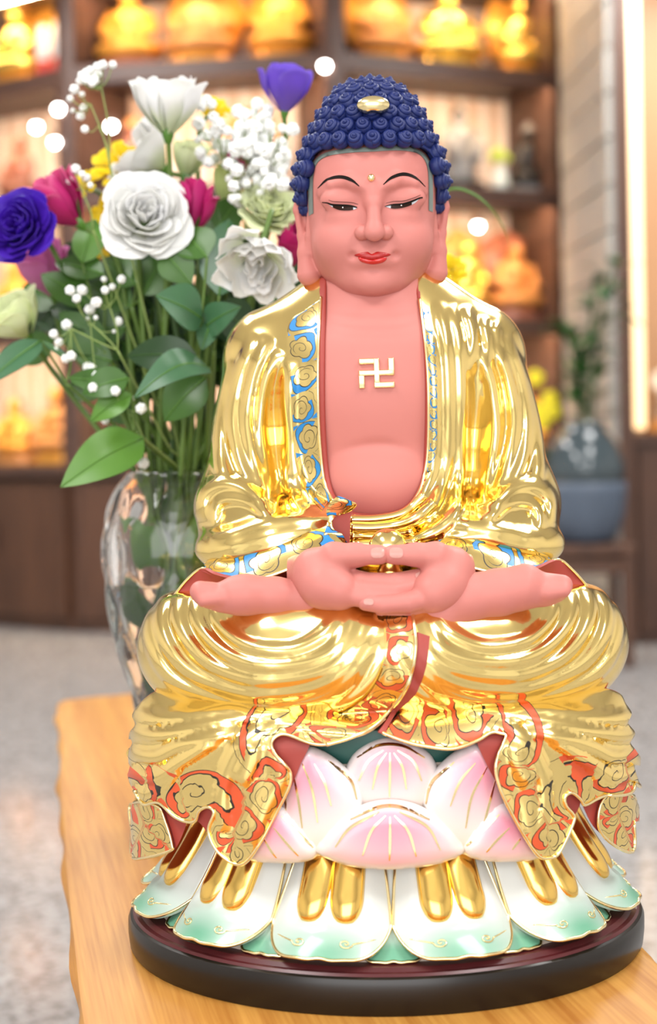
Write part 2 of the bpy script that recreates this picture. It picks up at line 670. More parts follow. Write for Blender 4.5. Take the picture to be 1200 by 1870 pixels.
def ridges(lst):
    """lst of (polyline (x, z), width, amplitude) -> height field: rounded welts, crisp valleys"""
    def fn(X, Z):
        up = np.zeros(X.shape); dn = np.zeros(X.shape)
        for P, w, A in lst:
            lo = P.min(0) - 2.2 * w; hi = P.max(0) + 2.2 * w
            mk = (X > lo[0]) & (X < hi[0]) & (Z > lo[1]) & (Z < hi[1])
            if not mk.any(): continue
            d, t = seg_dist(X[mk], Z[mk], P)
            taper = np.clip(np.minimum(t, 1 - t) / 0.16, 0, 1) ** 0.6
            if A > 0:
                hgt = A * taper * np.sqrt(np.clip(1 - (d / w) ** 2, 0, 1) + 1e-9)
                u = up[mk]; up[mk] = np.maximum(u, hgt)
            else:
                tp2 = np.clip(np.minimum(t, 1 - t) / 0.45, 0, 1)
                hgt = A * tp2 * np.exp(-(d / (w * (0.45 + 0.55 * tp2))) ** 2)
                dd = dn[mk]; dn[mk] = np.minimum(dd, hgt)
        h = up + dn
        if h.ndim == 2:
            for _ in range(2):
                h[1:-1] = (h[:-2] + 2 * h[1:-1] + h[2:]) / 4
                h[:, 1:-1] = (h[:, :-2] + 2 * h[:, 1:-1] + h[:, 2:]) / 4
        return h
    return fn


def poly_sd(X, Z, P):
    """signed distance to closed polygon (inside negative)"""
    P = np.asarray(P, float)
    d, _ = seg_dist(X, Z, np.vstack([P, P[:1]]))
    ins = np.zeros(X.shape, bool)
    n = len(P)
    for i in range(n):
        a, b = P[i], P[(i + 1) % n]
        c = (a[1] > Z) != (b[1] > Z)
        with np.errstate(divide='ignore', invalid='ignore'):
            xi = (b[0] - a[0]) * (Z - a[1]) / (b[1] - a[1] + 1e-18) + a[0]
        ins ^= c & (X < xi)
    return np.where(ins, -d, d)


# ------------------------------------------------------------------ sheets, strips, ribbons
def ray_y(bvh, x, z, y0=-0.5):
    h = bvh.ray_cast(Vector((x, y0, z)), Vector((0, 1, 0)))
    if h[0] is None:
        h2 = bvh.find_nearest(Vector((x, -0.1, z)))
        return h2[0].y, h2[1]
    return h[0].y, h[1]


def sheet(name, outline, yf, th, spacing, mats, parent=None, colf=None, uvf=None, back=True, edge_round=0.0, vec=False):
    """closed outline (x, z) -> thick sheet whose front follows y = yf(x, z)"""
    P = np.asarray(outline, float)
    n = len(P)
    lo, hi = P.min(0), P.max(0)
    gx = np.arange(lo[0] + spacing / 2, hi[0], spacing); gz = np.arange(lo[1] + spacing / 2, hi[1], spacing)
    X, Z = np.meshgrid(gx, gz, indexing='ij')
    X[:, 1::2] += spacing / 2
    ok = poly_sd(X, Z, P) < -spacing * 0.45
    pts = np.vstack([P, np.stack([X[ok], Z[ok]], 1)])
    res = delaunay_2d_cdt([Vector(p) for p in pts], [(i, (i + 1) % n) for i in range(n)], [list(range(n))], 1, 1e-7)
    v2 = np.array([tuple(v) for v in res[0]]); fc = [list(f) for f in res[2]]
    Y = np.asarray(yf(v2[:, 0], v2[:, 1])) if vec else np.array([yf(a, b) for a, b in v2])
    m = len(v2)
    if edge_round > 0:
        d = -poly_sd(v2[:, 0], v2[:, 1], P)
        q = np.clip(d / edge_round, 0, 1)
        Y = Y + edge_round * 0.6 * (1 - np.sqrt(1 - (1 - q) ** 2))
    Vf = np.stack([v2[:, 0], Y, v2[:, 1]], 1)
    faces = []; fm = []
    # orient faces towards -y
    for f in fc:
        a, b, c = Vf[f[0]], Vf[f[1]], Vf[f[2]]
        nn = np.cross(b - a, c - a)
        faces.append(f if nn[1] < 0 else f[::-1]); fm.append(0)
    V = Vf
    if back:
        Vb = Vf.copy(); Vb[:, 1] += th
        V = np.vstack([Vf, Vb])
        k = len(faces)
        ec = {}
        for f in faces[:k]:
            for i in range(len(f)):
                e = (f[i], f[(i + 1) % len(f)])
                ec[e] = 1
        for f in list(faces[:k]):
            faces.append([i + m for i in f[::-1]]); fm.append(1)
        for (a, b) in ec:
            if (b, a) not in ec:
                faces.append([b, a, a + m, b + m]); fm.append(1)
    if not isinstance(mats, (list, tuple)): mats = [mats]
    if len(mats) == 1: fm = [0] * len(fm)
    cols = {}
    if colf is not None:
        c = colf(v2[:, 0], v2[:, 1])
        cols['col'] = np.vstack([c, c]) if back else c
    if uvf is not None:
        c = uvf(v2[:, 0], v2[:, 1])
        cols['band'] = np.vstack([c, c]) if back else c
    o = mesh_obj(name, V, faces, mats, parent, True, None, fm, cols or None)
    mk_sharp(o, 50)
    return o


def mk_sharp(o, deg):
    me = o.data
    bm = bmesh.new(); bm.from_mesh(me)
    lim = math.radians(deg)
    for e in bm.edges:
        if len(e.link_faces) == 2 and e.calc_face_angle(0) > lim:
            e.smooth = False
    bm.to_mesh(me); bm.free()


def strip(name, A, B, surf, off, mats, parent=None, nu=200, nv=16, uv=False, th=0.0008, bulge=0.0, cell=1.0):
    """ruled strip between polylines A and B in (x, z), laid on surf(x, z) -> y; pattern(u, v) -> (col, paint)"""
    A = resample(A, nu); B = resample(B, nu)
    v = np.linspace(0, 1, nv)
    P = A[:, None, :] * (1 - v)[None, :, None] + B[:, None, :] * v[None, :, None]
    Y = np.array([[surf(P[i, j, 0], P[i, j, 1]) for j in range(nv)] for i in range(nu)])
    Y = Y - off - bulge * np.sin(np.pi * v)[None, :] ** 0.5
    V = np.stack([P[..., 0], Y, P[..., 1]], -1).reshape(-1, 3)
    m = len(V)
    Vb = V.copy(); Vb[:, 1] += off + th
    idx = np.arange(m).reshape(nu, nv)
    q = np.stack([idx[:-1, :-1], idx[1:, :-1], idx[1:, 1:], idx[:-1, 1:]], -1).reshape(-1, 4)
    a, b, c = V[q[len(q) // 2][0]], V[q[len(q) // 2][1]], V[q[len(q) // 2][2]]
    if np.cross(b - a, c - a)[1] > 0: q = q[:, ::-1]
    qb = q[:, ::-1] + m
    rim = np.r_[idx[:, 0], idx[-1, 1:], idx[::-1, -1][1:], idx[0, ::-1][1:-1]]
    r2 = np.roll(rim, -1)
    qs = np.stack([rim, r2, r2 + m, rim + m], 1)
    Q = np.vstack([q, qb, qs])
    cols = None
    if uv:
        L = np.linalg.norm(np.diff(P[:, nv // 2], axis=0), axis=1)
        U = np.r_[0, np.cumsum(L)] / (np.linalg.norm(B - A, axis=1).mean() * cell)
        c = np.stack([np.repeat(U[:, None], nv, 1).ravel(), np.repeat(v[None, :], nu, 0).ravel(), np.zeros(m)], 1)
        cols = {'band': np.vstack([c, c])}
    o = mesh_obj(name, np.vstack([V, Vb]), Q, mats, parent, True, None, None, cols)
    mk_sharp(o, 60)
    return o


def ribbon(name, P, w, surf, off, m, parent=None, th=0.0004, n=None, nv=3, bulge=0.0):
    """thin band of half-width w (number or array) along polyline P (x, z) laid on surf"""
    P = np.asarray(P, float)
    if n: P = resample(P, n)
    T = np.gradient(P, axis=0); T /= np.linalg.norm(T, axis=1)[:, None] + 1e-12
    N = np.stack([-T[:, 1], T[:, 0]], 1)
    ww = np.full(len(P), w) if np.isscalar(w) else np.interp(np.linspace(0, 1, len(P)), np.linspace(0, 1, len(w)), w)
    return strip(name, P - N * ww[:, None], P + N * ww[:, None], surf, off, m, parent, len(P), nv, False, th, bulge)


def welt(name, P, r, surf, off, m, parent=None, n=None, k=8):
    """round cord lying on surf along polyline (x, z)"""
    P = np.asarray(P, float)
    if n: P = resample(P, n)
    pts = np.array([(p[0], surf(p[0], p[1]) - off, p[1]) for p in P])
    # calm the depth along the cord
    for _ in range(2):
        pts[1:-1, 1] = (pts[:-2, 1] + 2 * pts[1:-1, 1] + pts[2:, 1]) / 4
    V, Fc = tube_mesh(pts, r, k)
    return mesh_obj(name, V, Fc, m, parent)


def loft(name, rows, mats, parent=None, nu=60, nv=6, th=0.0015, uv=False, cell=1.0, smooth_rows=True, back_mat=0, colf=None):
    """surface through 3-D curves (rows), given thickness th along its normals"""
    R = [resample(spline(r, 6) if len(r) > 2 else np.asarray(r, float), nu) for r in rows]
    R = np.array(R)                                    # rows, nu, 3
    if len(R) > 2 and smooth_rows:
        G = np.stack([spline(R[:, i], nv) for i in range(nu)], 1)
    else:
        G = np.concatenate([R[k][None] * (1 - t) + R[k + 1][None] * t for k in range(len(R) - 1) for t in np.linspace(0, 1, nv, endpoint=False)[:, None, None, None]] + [R[-1][None]], 0)
    m, n = G.shape[:2]
    du = np.gradient(G, axis=1); dv = np.gradient(G, axis=0)
    N = np.cross(du, dv); N /= np.linalg.norm(N, axis=2)[..., None] + 1e-12
    if N[..., 1].mean() > 0: N = -N
    V = G.reshape(-1, 3); Vb = (G - N * th).reshape(-1, 3)
    k = m * n
    idx = np.arange(k).reshape(m, n)
    q = np.stack([idx[:-1, :-1], idx[1:, :-1], idx[1:, 1:], idx[:-1, 1:]], -1).reshape(-1, 4)
    c0 = q[len(q) // 2]
    nn = np.cross(V[c0[1]] - V[c0[0]], V[c0[2]] - V[c0[0]])
    if nn.dot(N.reshape(-1, 3)[c0[0]]) < 0: q = q[:, ::-1]
    rim = np.r_[idx[:, 0], idx[-1, 1:], idx[::-1, -1][1:], idx[0, ::-1][1:-1]]
    r2 = np.roll(rim, -1)
    qs = np.stack([rim, r2, r2 + k, rim + k], 1)
    Q = np.vstack([q, q[:, ::-1] + k, qs])
    fm = np.r_[np.zeros(len(q)), np.full(len(q) + len(qs), back_mat)]
    cols = None
    if uv:
        L = np.r_[0, np.cumsum(np.linalg.norm(np.diff(G[m // 2], axis=0), axis=1))]
        wd = np.linalg.norm(np.diff(G, axis=0), axis=2).sum(0).mean()
        U = L / (wd * cell)
        c = np.stack([np.repeat(U[None, :], m, 0).ravel(), np.repeat(np.linspace(0, 1, m)[:, None], n, 1).ravel(), np.zeros(k)], 1)
        cols = {'band': np.vstack([c, c])}
    if colf is not None:
        s_, t_ = np.meshgrid(np.linspace(0, 1, n), np.linspace(0, 1, m))
        c = colf(s_.ravel(), t_.ravel())
        cols = {'col': np.vstack([c, c])}
    o = mesh_obj(name, np.vstack([V, Vb]), Q, mats, parent, True, None, fm.astype(int), cols)
    mk_sharp(o, 60)
    return o
# ------------------------------------------------------------------ the statue
STATUE = thing('buddha_statue', 'gilded seated Buddha statue with blue curled hair on a lotus base', 'statue', (0, 0, 0))

# ---- head: sculpted in head-local units (1 unit = 1 photo pixel), then placed
HS = (D - 0.02) / F                      # metres per unit
HTILT = math.radians(7)
HC = W(680, 400, 0.015)
HC[0] = -0.0010
cT, sT = math.cos(HTILT), math.sin(HTILT)


def hl(px, py):
    """photo pixel -> head-local (u, w)"""
    dx, dy = px - 680.0, 400.0 - py
    return np.array([dx + dy * sR, dy - dx * sR])


def head_xf(V, N=None):
    V = np.asarray(V, float)
    u, v, w = V[:, 0], V[:, 1], V[:, 2]
    out = np.stack([HC[0] + u * HS, HC[1] + (v * cT - w * sT) * HS, HC[2] + (v * sT + w * cT) * HS], 1)
    if N is None: return out
    N2 = np.stack([N[:, 0], N[:, 1] * cT - N[:, 2] * sT, N[:, 1] * sT + N[:, 2] * cT], 1)
    return out, N2


g = Grid((-165, -160, -160), (165, 150, 225), 1.9)
S = g.ell((0, 10, 30), (121, 118, 140))
S = smin(S, g.ell((0, 12, 72), (121, 116, 92)), 20)
S = smin(S, g.ell((0, -4, -62), (110, 105, 86)), 40)
S = smin(S, g.ell((0, -60, -108), (60, 44, 38)), 30)            # chin
for sx in (-1, 1):
    S = smin(S, g.ell((sx * 56, -62, -42), (50, 46, 44)), 30)  # cheeks
# brow ridges arch over the eye and run down into the nose
for sx in (-1, 1):
    br = [((sx * 13, -107, 28), 7), ((sx * 20, -106, 52), 8), ((sx * 45, -101, 66), 9), ((sx * 75, -88, 60), 9), ((sx * 94, -66, 46), 5)]
    S = smin(S, g.chain(br, 4), 14)
# eye hollows
for sx in (-1, 1):
    S = smax(S, -g.ell((sx * 30, -125, 30), (16, 20, 24)), 12)
    S = smax(S, -g.ell((sx * 56, -128, 16), (38, 24, 12)), 12)
    lid = g.ell((sx * 55, -83, 34), (42, 23, 24))
    S = smin(S, lid, 5)
    S = smin(S, g.ell((sx * 52, -82, 6), (28, 18, 14)), 20)      # lower lid
# nose
S = smin(S, g.chain([((0, -104, 60), 10), ((0, -113, 25), 11), ((0, -127, -16), 15)], 6), 12)
S = smin(S, g.ell((0, -131, -27), (19, 17, 17)), 7)
for sx in (-1, 1):
    S = smin(S, g.ell((sx * 21.5, -117, -27), (14, 16, 14)), 3.5)
    S = smax(S, -g.ell((sx * 12, -127, -44), (7, 8, 4.5)), 3)
# mouth
S = smin(S, g.ell((0, -96, -72), (42, 25, 24)), 14)
S = smax(S, -g.cone((0, -124, -50), (0, -124, -60), 4, 5), 5)
for sx in (-1, 1):
    S = smax(S, -g.ell((sx * 39, -112, -69), (6, 6, 5)), 10)
S = smax(S, -g.ell((0, -119, -97), (26, 8, 6)), 10)
S = smin(S, g.ell((0, -92, -117), (30, 20, 20)), 16)
# ears: long-lobed
for sx in (-1, 1):
    e = g.blend([(g.chain([((sx * 118, 14, 70), 7), ((sx * 136, 16, 62), 8), ((sx * 140, 18, 20), 7.5), ((sx * 133, 16, -30), 7.5),
                           ((sx * 127, 12, -62), 14), ((sx * 120, 6, -101), 23.5)], 8), 0),
                 (g.ell((sx * 127, 22, 18), (14, 8, 58)), 8),
                 (g.chain([((sx * 118, 6, 10), 7), ((sx * 117, 4, -30), 8), ((sx * 118, 4, -62), 11)], 6), 6),
                 (-g.ell((sx * 128, 8, 26), (7, 9, 36)), 6)])
    S = smin(S, e, 6)
S = smax(S, g.z - f32(150), 10)
head_o, HV, HQ = sculpt('head', g, S, M_skin, STATUE, xf=head_xf)
HBVH = bvh_of(HV, HQ)


def hsurf(x, z):
    return ray_y(HBVH, x, z)[0]


def hpts(pts, n=8, closed=False):
    """photo pixels on the face -> world (x, z) on the face surface"""
    P = spline(pts, n, closed) if len(pts) > 2 else np.array(pts, float)
    out = []
    for p in P:
        y = -0.03
        for _ in range(4):
            q = W(p[0], p[1], y)
            y = hsurf(q[0], q[2])
        q = W(p[0], p[1], y)
        out.append((q[0], q[2]))
    return np.array(out)


# eyebrows
for nm, pts in (('eyebrow', [(580, 344), (598, 328), (622, 323), (642, 329), (656, 340)]), ('eyebrow', [(700, 337), (716, 324), (738, 318), (760, 325), (777, 341)])):
    ribbon(nm, hpts(pts), [HS * .6, HS * 2.9, HS * 3.6, HS * 3.1, HS * .6], hsurf, 0.0004, M_black, head_o, n=36)
# eyes: white, iris, lash line, lid crease
EYES = [([(598, 371), (606, 374), (622, 375), (640, 376), (652, 379)], [(652, 381), (640, 384), (622, 384), (608, 379), (598, 371)], (607, 645)),
        ([(703, 377), (716, 374), (735, 373), (752, 368), (766, 362)], [(766, 363), (756, 372), (738, 379), (718, 381), (703, 377)], (713, 753))]
for up, lo, (ia, ib) in EYES:
    U_, L_ = spline(up, 8), spline(lo, 8)
    sheet('eyeball', hpts([tuple(p) for p in np.vstack([U_[::2], L_[1:-1:2]])], 1, True), lambda x, z: hsurf(x, z) - 0.0003, 0.001, 0.0012, MATS.get('eye_white') or mat('eye_white', (0.50, 0.54, 0.58), 0.4), head_o)
    cx = (ia + ib) / 2 - 600
    iu = [(p[0], p[1]) for p in U_ if ia <= p[0] <= ib]; il = [(p[0], p[1]) for p in L_ if ia <= p[0] <= ib]
    iris = iu + (il if il[0][0] > il[-1][0] else il[::-1])
    ir = sheet('iris', hpts(iris, 1, True), lambda x, z: hsurf(x, z) - 0.0006, 0.001, 0.001, MATS.get('iris_brown') or mat('iris_brown', (0.022, 0.008, 0.004), 0.4, spec=0.15), head_o)
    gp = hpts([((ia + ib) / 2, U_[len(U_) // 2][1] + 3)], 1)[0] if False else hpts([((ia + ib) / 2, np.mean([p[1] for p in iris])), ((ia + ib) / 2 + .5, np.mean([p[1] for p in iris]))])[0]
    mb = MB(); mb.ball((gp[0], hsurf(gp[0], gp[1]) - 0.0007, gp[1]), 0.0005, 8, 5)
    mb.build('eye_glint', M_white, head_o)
    ext = [(up[0][0] - 10, up[0][1] - 1)] + up if up[0][0] < 650 else up + [(up[-1][0] + 6, up[-1][1] - 1)]
    ribbon('lash_line', hpts(ext), [HS * .4, HS * 1.5, HS * 1.6, HS * 1.0], hsurf, 0.0008, M_black, head_o, n=30)
    cr = [(p[0] + 2, p[1] - 6) for p in up]
    ribbon('lid_crease', hpts(cr), [HS * .2, HS * .6, HS * .6, HS * .3], hsurf, 0.0003, mat('crease_brown', (0.10, 0.02, 0.015), 0.5), head_o, n=30)
# lips
upl = [(647, 466), (660, 462), (671, 460), (679, 464), (688, 460), (699, 461), (714, 465), (700, 471), (688, 473), (679, 475), (668, 473), (656, 470)]
sheet('upper_lip', hpts(upl, 4, True), lambda x, z: hsurf(x, z) - 0.0012, 0.002, 0.001, mat('lip_dark_red', (0.36, 0.012, 0.010), 0.3), head_o, edge_round=0.0010)
lol = [(655, 470), (668, 473), (679, 475), (689, 473), (704, 470), (706, 474), (698, 480), (681, 483), (664, 480), (656, 475)]
sheet('lower_lip', hpts(lol, 4, True), lambda x, z: hsurf(x, z) - 0.0016, 0.002, 0.001, M_red, head_o, edge_round=0.0014)
# gold dot between the brows
p = hpts([(678, 325), (678.5, 325)])[0]
mb = MB(); mb.ball((p[0], hsurf(p[0], p[1]) - 0.0006, p[1]), (0.0028, 0.0026, 0.0028), 16, 10)
mb.build('forehead_dot', M_gold_trim, head_o)

# ---- hair cap
g = Grid((-165, -150, -110), (165, 170, 275), 2.6)
S = g.ell((0, 14, 72), (136, 128, 120))
S = smin(S, g.ell((0, 12, 163), (92, 88, 88)), 46)
face = g.field2(lambda X, Z: np.maximum(np.abs(X) - 113, Z - 122) + 0)      # face window
cr2 = g.field2(lambda X, Z: poly_sd(X, Z, spline([(-121, -140), (-121, 0), (-120, 80), (-108, 116), (-72, 131), (0, 133), (72, 131), (108, 116), (120, 80), (121, 0), (121, -140)], 6)))
S = smax(S, -np.maximum(cr2, g.y - f32(20)), 4)
low = g.field2(lambda X, Z: 0 * X - Z)
lim = np.where(g.y < 30, f32(12), f32(12) - (g.y - 30) * f32(1.0))
S = smax(S, (np.maximum(lim, f32(-75)) - g.z), 6)
hair_o, AV, AQ = sculpt('hair_cap', g, S, M_hair, STATUE, xf=None)
# keep local copy for curl placement, then move to place
ABV = bvh_of(AV, AQ)
V2 = head_xf(AV).astype(np.float32)
hair_o.data.vertices.foreach_set('co', V2.ravel())
hair_o.data.normals_split_custom_set_from_vertices([(0, 0, 0)] * len(V2))
hair_o.data.update()


def curl_mesh():
    mb = MB()
    mb.lathe([(0.0, 10.0), (6, 9.4), (11.5, 6.6), (14.6, 1.5), (14.6, -4), (11, -10)][::-1], 18)
    t = np.linspace(0, 1, 34)
    a = t * 2 * math.pi * 2.1
    rad = 9.6 * (1 - t) ** 0.9
    pts = np.stack([rad * np.cos(a), rad * np.sin(a), 5.2 + 7.6 * t], 1)
    mb.tube(pts, 5.0 * (1 - t) + 3.2 * t, 7)
    mb.ball((0, 0, 13.2), (3.9, 3.9, 3.6), 8, 6)
    return mb


curl_proto = curl_mesh().build('hair_curl', M_hair, None)
curl_data = curl_proto.data
bpy.data.objects.remove(curl_proto)
RH = Matrix.Rotation(HTILT, 3, 'X')
ctr = Vector((0, 14, 62))
# rows from the hairline to the crown
curls = []
nrow = 0
elev = math.radians(27)
for row in range(-6, 14):
    pass
prof = []
for k in range(400):
    e = math.radians(-75 + 165 * k / 399)
    h = ABV.ray_cast(ctr + 400 * Vector((math.cos(e), 0.0, math.sin(e))), -Vector((math.cos(e), 0, math.sin(e))))
    if h[0] is not None: prof.append((e, h[0]))
acc, rows = 0.0, []
# arc length along the side profile, rows every 23 units measured from the front hairline elevation
els = [p[0] for p in prof]
arc = [0.0]
for a, b in zip(prof[:-1], prof[1:]):
    arc.append(arc[-1] + (b[1] - a[1]).length)
a0 = np.interp(math.radians(35.5), els, arc)
for k in range(-9, 12):
    s = a0 + 26.5 * k
    if 0 <= s <= arc[-1]:
        rows.append((k, float(np.interp(s, arc, els))))
for k, e in rows:
    # ring circumference
    n = 72
    ring = []
    for j in range(n):
        a = 2 * math.pi * j / n
        d = Vector((math.sin(a) * math.cos(e), -math.cos(a) * math.cos(e), math.sin(e)))
        h = ABV.ray_cast(ctr + 400 * d, -d)
        ring.append(h[0] if h[0] is not None else ctr)
    circ = sum((ring[j] - ring[j - 1]).length for j in range(n))
    m = max(1, round(circ / 30.5))
    ph = 0.5 if k % 2 else 0.0
    for j in range(m):
        a = 2 * math.pi * (j + ph) / m
        d = Vector((math.sin(a) * math.cos(e), -math.cos(a) * math.cos(e), math.sin(e)))
        h = ABV.ray_cast(ctr + 400 * d, -d)
        if h[0] is None: continue
        p, nn = h[0], h[1]
        pr = (p - ctr).normalized()
        if nn.dot(pr) < 0.45: continue             # on the cut faces
        nn = (nn * 0.6 + pr * 0.4).normalized()
        if p.y < 25 and abs(p.x) < 114 and p.z < 131: continue
        if p.z < 8 and p.y < 40: continue
        if any((p - q).length < 20 for q, _ in curls[-90:]): continue
        curls.append((p, nn))
print('curls', len(curls))
for i, (p, nn) in enumerate(curls):
    o = bpy.data.objects.new('hair_curl', curl_data)
    link(o, STATUE)
    P = head_xf(np.array([tuple(p)]))[0]
    N = RH @ nn
    up = Vector((0, 0, 1)).cross(N)
    M = N.to_track_quat('Z', 'Y').to_matrix().to_4x4()
    o.matrix_world = Matrix.Translation(Vector(P)) @ M @ Matrix.Rotation(i * 2.1, 4, 'Z') @ Matrix.Scale(HS * (1.12 + 0.08 * random.random()), 4)
# gold ornament in the hair
p = hl(679, 199)
h = ABV.ray_cast(Vector((p[0], -400, p[1])), Vector((0, 1, 0)))
g = Grid((-45, -30, -25), (45, 30, 25), 1.5)
S = g.ell((0, 0, 0), (30, 17, 17))
S = smax(S, -g.ell((0, -4, -21), (11, 30, 8)), 5)


def orn_xf(V, N):
    return head_xf(V + np.array([p[0], h[0].y - 23, p[1]]), N)


sculpt('hair_ornament', g, S, M_gold_trim, STATUE, xf=orn_xf)
# grey-green hairline
hlp = hpts([(568, 392), (567, 350), (569, 316), (578, 294), (600, 281), (640, 275), (680, 273), (725, 271), (758, 275), (776, 287), (785, 309), (787, 345), (787, 386)], 6)
ribbon('hairline_band', hlp, HS * 4.5, hsurf, 0.0009, M_hairline, STATUE, n=90, bulge=0.0003)
print('head', time.time() - T0)
# ---- torso skin, neck
g = Grid((-0.075, -0.06, 0.25), (0.075, 0.10, 0.50), 0.0016)
S = g.ell(W(694, 760, 0.043), (0.088, 0.062, 0.115))
S = smin(S, g.cone(W(686, 610, 0.030), W(682, 470, 0.026), 0.0365, 0.034), 0.022)
S = smin(S, g.ell(W(690, 690, 0.020), (0.075, 0.036, 0.045)), 0.03)
belly = g.ell(W(698, 885, 0.010), (0.048, 0.034, 0.034))
S = smin(S, belly, 0.012)


def creases(lst):
    R = ridges([(Wl(spline(p, 8), y), w, a) for p, y, w, a in lst])
    return R


S = S - g.field2(creases([
    ([(585, 570), (640, 582), (690, 584), (740, 580), (775, 566)], -0.01, 0.0019, -0.0019),
    ([(585, 588), (640, 602), (690, 605), (740, 600), (778, 584)], -0.01, 0.0019, -0.0019),
    ([(585, 604), (640, 616), (690, 618), (740, 614), (780, 602)], -0.01, 0.0019, -0.0013),
    ([(590, 842), (630, 822), (690, 812), (745, 820), (790, 840)], -0.02, 0.0030, -0.0016),
]))
OPEN = [(597, 440), (597, 500), (596, 560), (594, 640), (594, 740), (597, 820), (604, 880), (618, 914), (642, 934), (690, 938), (735, 926), (762, 894), (773, 850), (776, 780), (775, 680), (771, 600), (764, 545), (758, 500), (758, 440)]
OPW = Wl(spline(OPEN, 4, True), -0.018)
S = smax(S, g.field2(lambda X, Z: poly_sd(X, Z, OPW) - 0.004), 0.002)
torso_o, TV, TQ = sculpt('torso', g, S, M_skin, STATUE)
TBVH = bvh_of(TV, TQ)


def tsurf(x, z):
    return ray_y(TBVH, x, z)[0]


# emblem on the chest
emb = [(657, 656), (688, 655), (689, 680), (703, 679), (702, 655), (716, 655), (718, 690), (703, 691), (693, 691), (693, 697), (718, 696), (719, 706), (686, 707), (685, 681)]
bars = [[(657, 657), (691, 656), (691, 663), (657, 664)],
        [(684, 656), (691, 656), (692, 707), (685, 707)],
        [(685, 700), (719, 699), (719, 706), (685, 707)],
        [(657, 678), (718, 677), (718, 684), (657, 685)],
        [(711, 655), (718, 655), (718, 684), (711, 684)],
        [(657, 678), (664, 678), (664, 708), (657, 708)]]
mb = MB()
EMB = thing  # placeholder to keep names tidy
for b in bars:
    q = Wl(b, lambda x, z: tsurf(x, z))
    c = q.mean(0)
    dx, dz = q[:, 0].max() - q[:, 0].min() + 0.0012, q[:, 1].max() - q[:, 1].min() + 0.0012
    yy = tsurf(c[0], c[1])
    mb.box((c[0], yy - 0.0006, c[1]), (dx, 0.0036, dz), (0, -ROLL, 0), 0, 0.0006)
mb.build('chest_emblem', M_gold_trim, STATUE)

# ---- outer robe
g = Grid((-0.145, -0.085, 0.235), (0.145, 0.135, 0.485), 0.00125)
S = g.ell(W(694, 770, 0.045), (0.094, 0.068, 0.128))
for L in (0, 1):
    def m(px, py, y):
        q = W(px, py, y)
        return q if not L else np.array([-q[0], q[1], q[2]])
    S = smin(S, g.cone(m(625, 575, 0.035), m(500, 640, 0.045), 0.028, 0.033), 0.02)
    S = smin(S, g.cone(m(490, 672, 0.045), m(452, 925, 0.022), 0.031, 0.036), 0.022)
    S = smin(S, g.cone(m(447, 930, 0.015), m(520, 1000, -0.035), 0.034, 0.026), 0.014)
    S = smin(S, g.ell(m(452, 1000, -0.012), (0.038, 0.040, 0.020)), 0.016)
    S = smin(S, g.cone(m(520, 985, -0.030), m(600, 990, -0.040), 0.022, 0.014), 0.014)
S = smin(S, g.ell(W(698, 960, 0.012), (0.070, 0.052, 0.040)), 0.02)      # waist
S = smin(S, g.ell(W(690, 690, 0.018), (0.082, 0.040, 0.055)), 0.02)
S = smin(S, g.cone(W(600, 590, 0.035), W(597, 520, 0.042), 0.0165, 0.007), 0.012)
S = smin(S, g.cone(W(768, 590, 0.035), W(765, 520, 0.042), 0.0165, 0.007), 0.012)

LF = -0.02
FOLD_L = [
    ([(470, 615), (437, 690), (428, 770), (448, 845), (490, 905)], 0.03, 0.0050, 0.0042),
    ([(492, 618), (462, 690), (452, 770), (470, 850), (500, 912)], 0.02, 0.0048, 0.0045),
    ([(510, 640), (484, 700), (478, 780), (490, 850), (506, 905)], 0.0, 0.0046, 0.0036),
    ([(432, 660), (403, 740), (402, 820), (425, 880), (470, 905)], 0.03, 0.0055, 0.0030),
    ([(508, 650), (500, 740), (503, 840), (510, 945)], 0.0, 0.0062, -0.0080),
    ([(528, 660), (524, 760), (534, 850), (560, 910), (610, 938)], -0.02, 0.0050, 0.0034),
    ([(518, 800), (526, 870), (550, 920), (600, 955)], -0.02, 0.0042, 0.0026),
    ([(368, 950), (372, 905), (405, 882), (450, 888), (500, 925)], 0.0, 0.0056, 0.0050),
    ([(384, 955), (398, 915), (432, 905), (470, 915), (505, 945)], -0.01, 0.0048, 0.0036),
    ([(385, 985), (430, 972), (500, 950), (590, 940), (625, 925)], -0.03, 0.0050, 0.0030),
    ([(388, 1005), (440, 990), (520, 968), (600, 955)], -0.04, 0.0044, 0.0028),
    ([(395, 1022), (450, 1006), (530, 985), (610, 968)], -0.04, 0.0044, 0.0024),
]
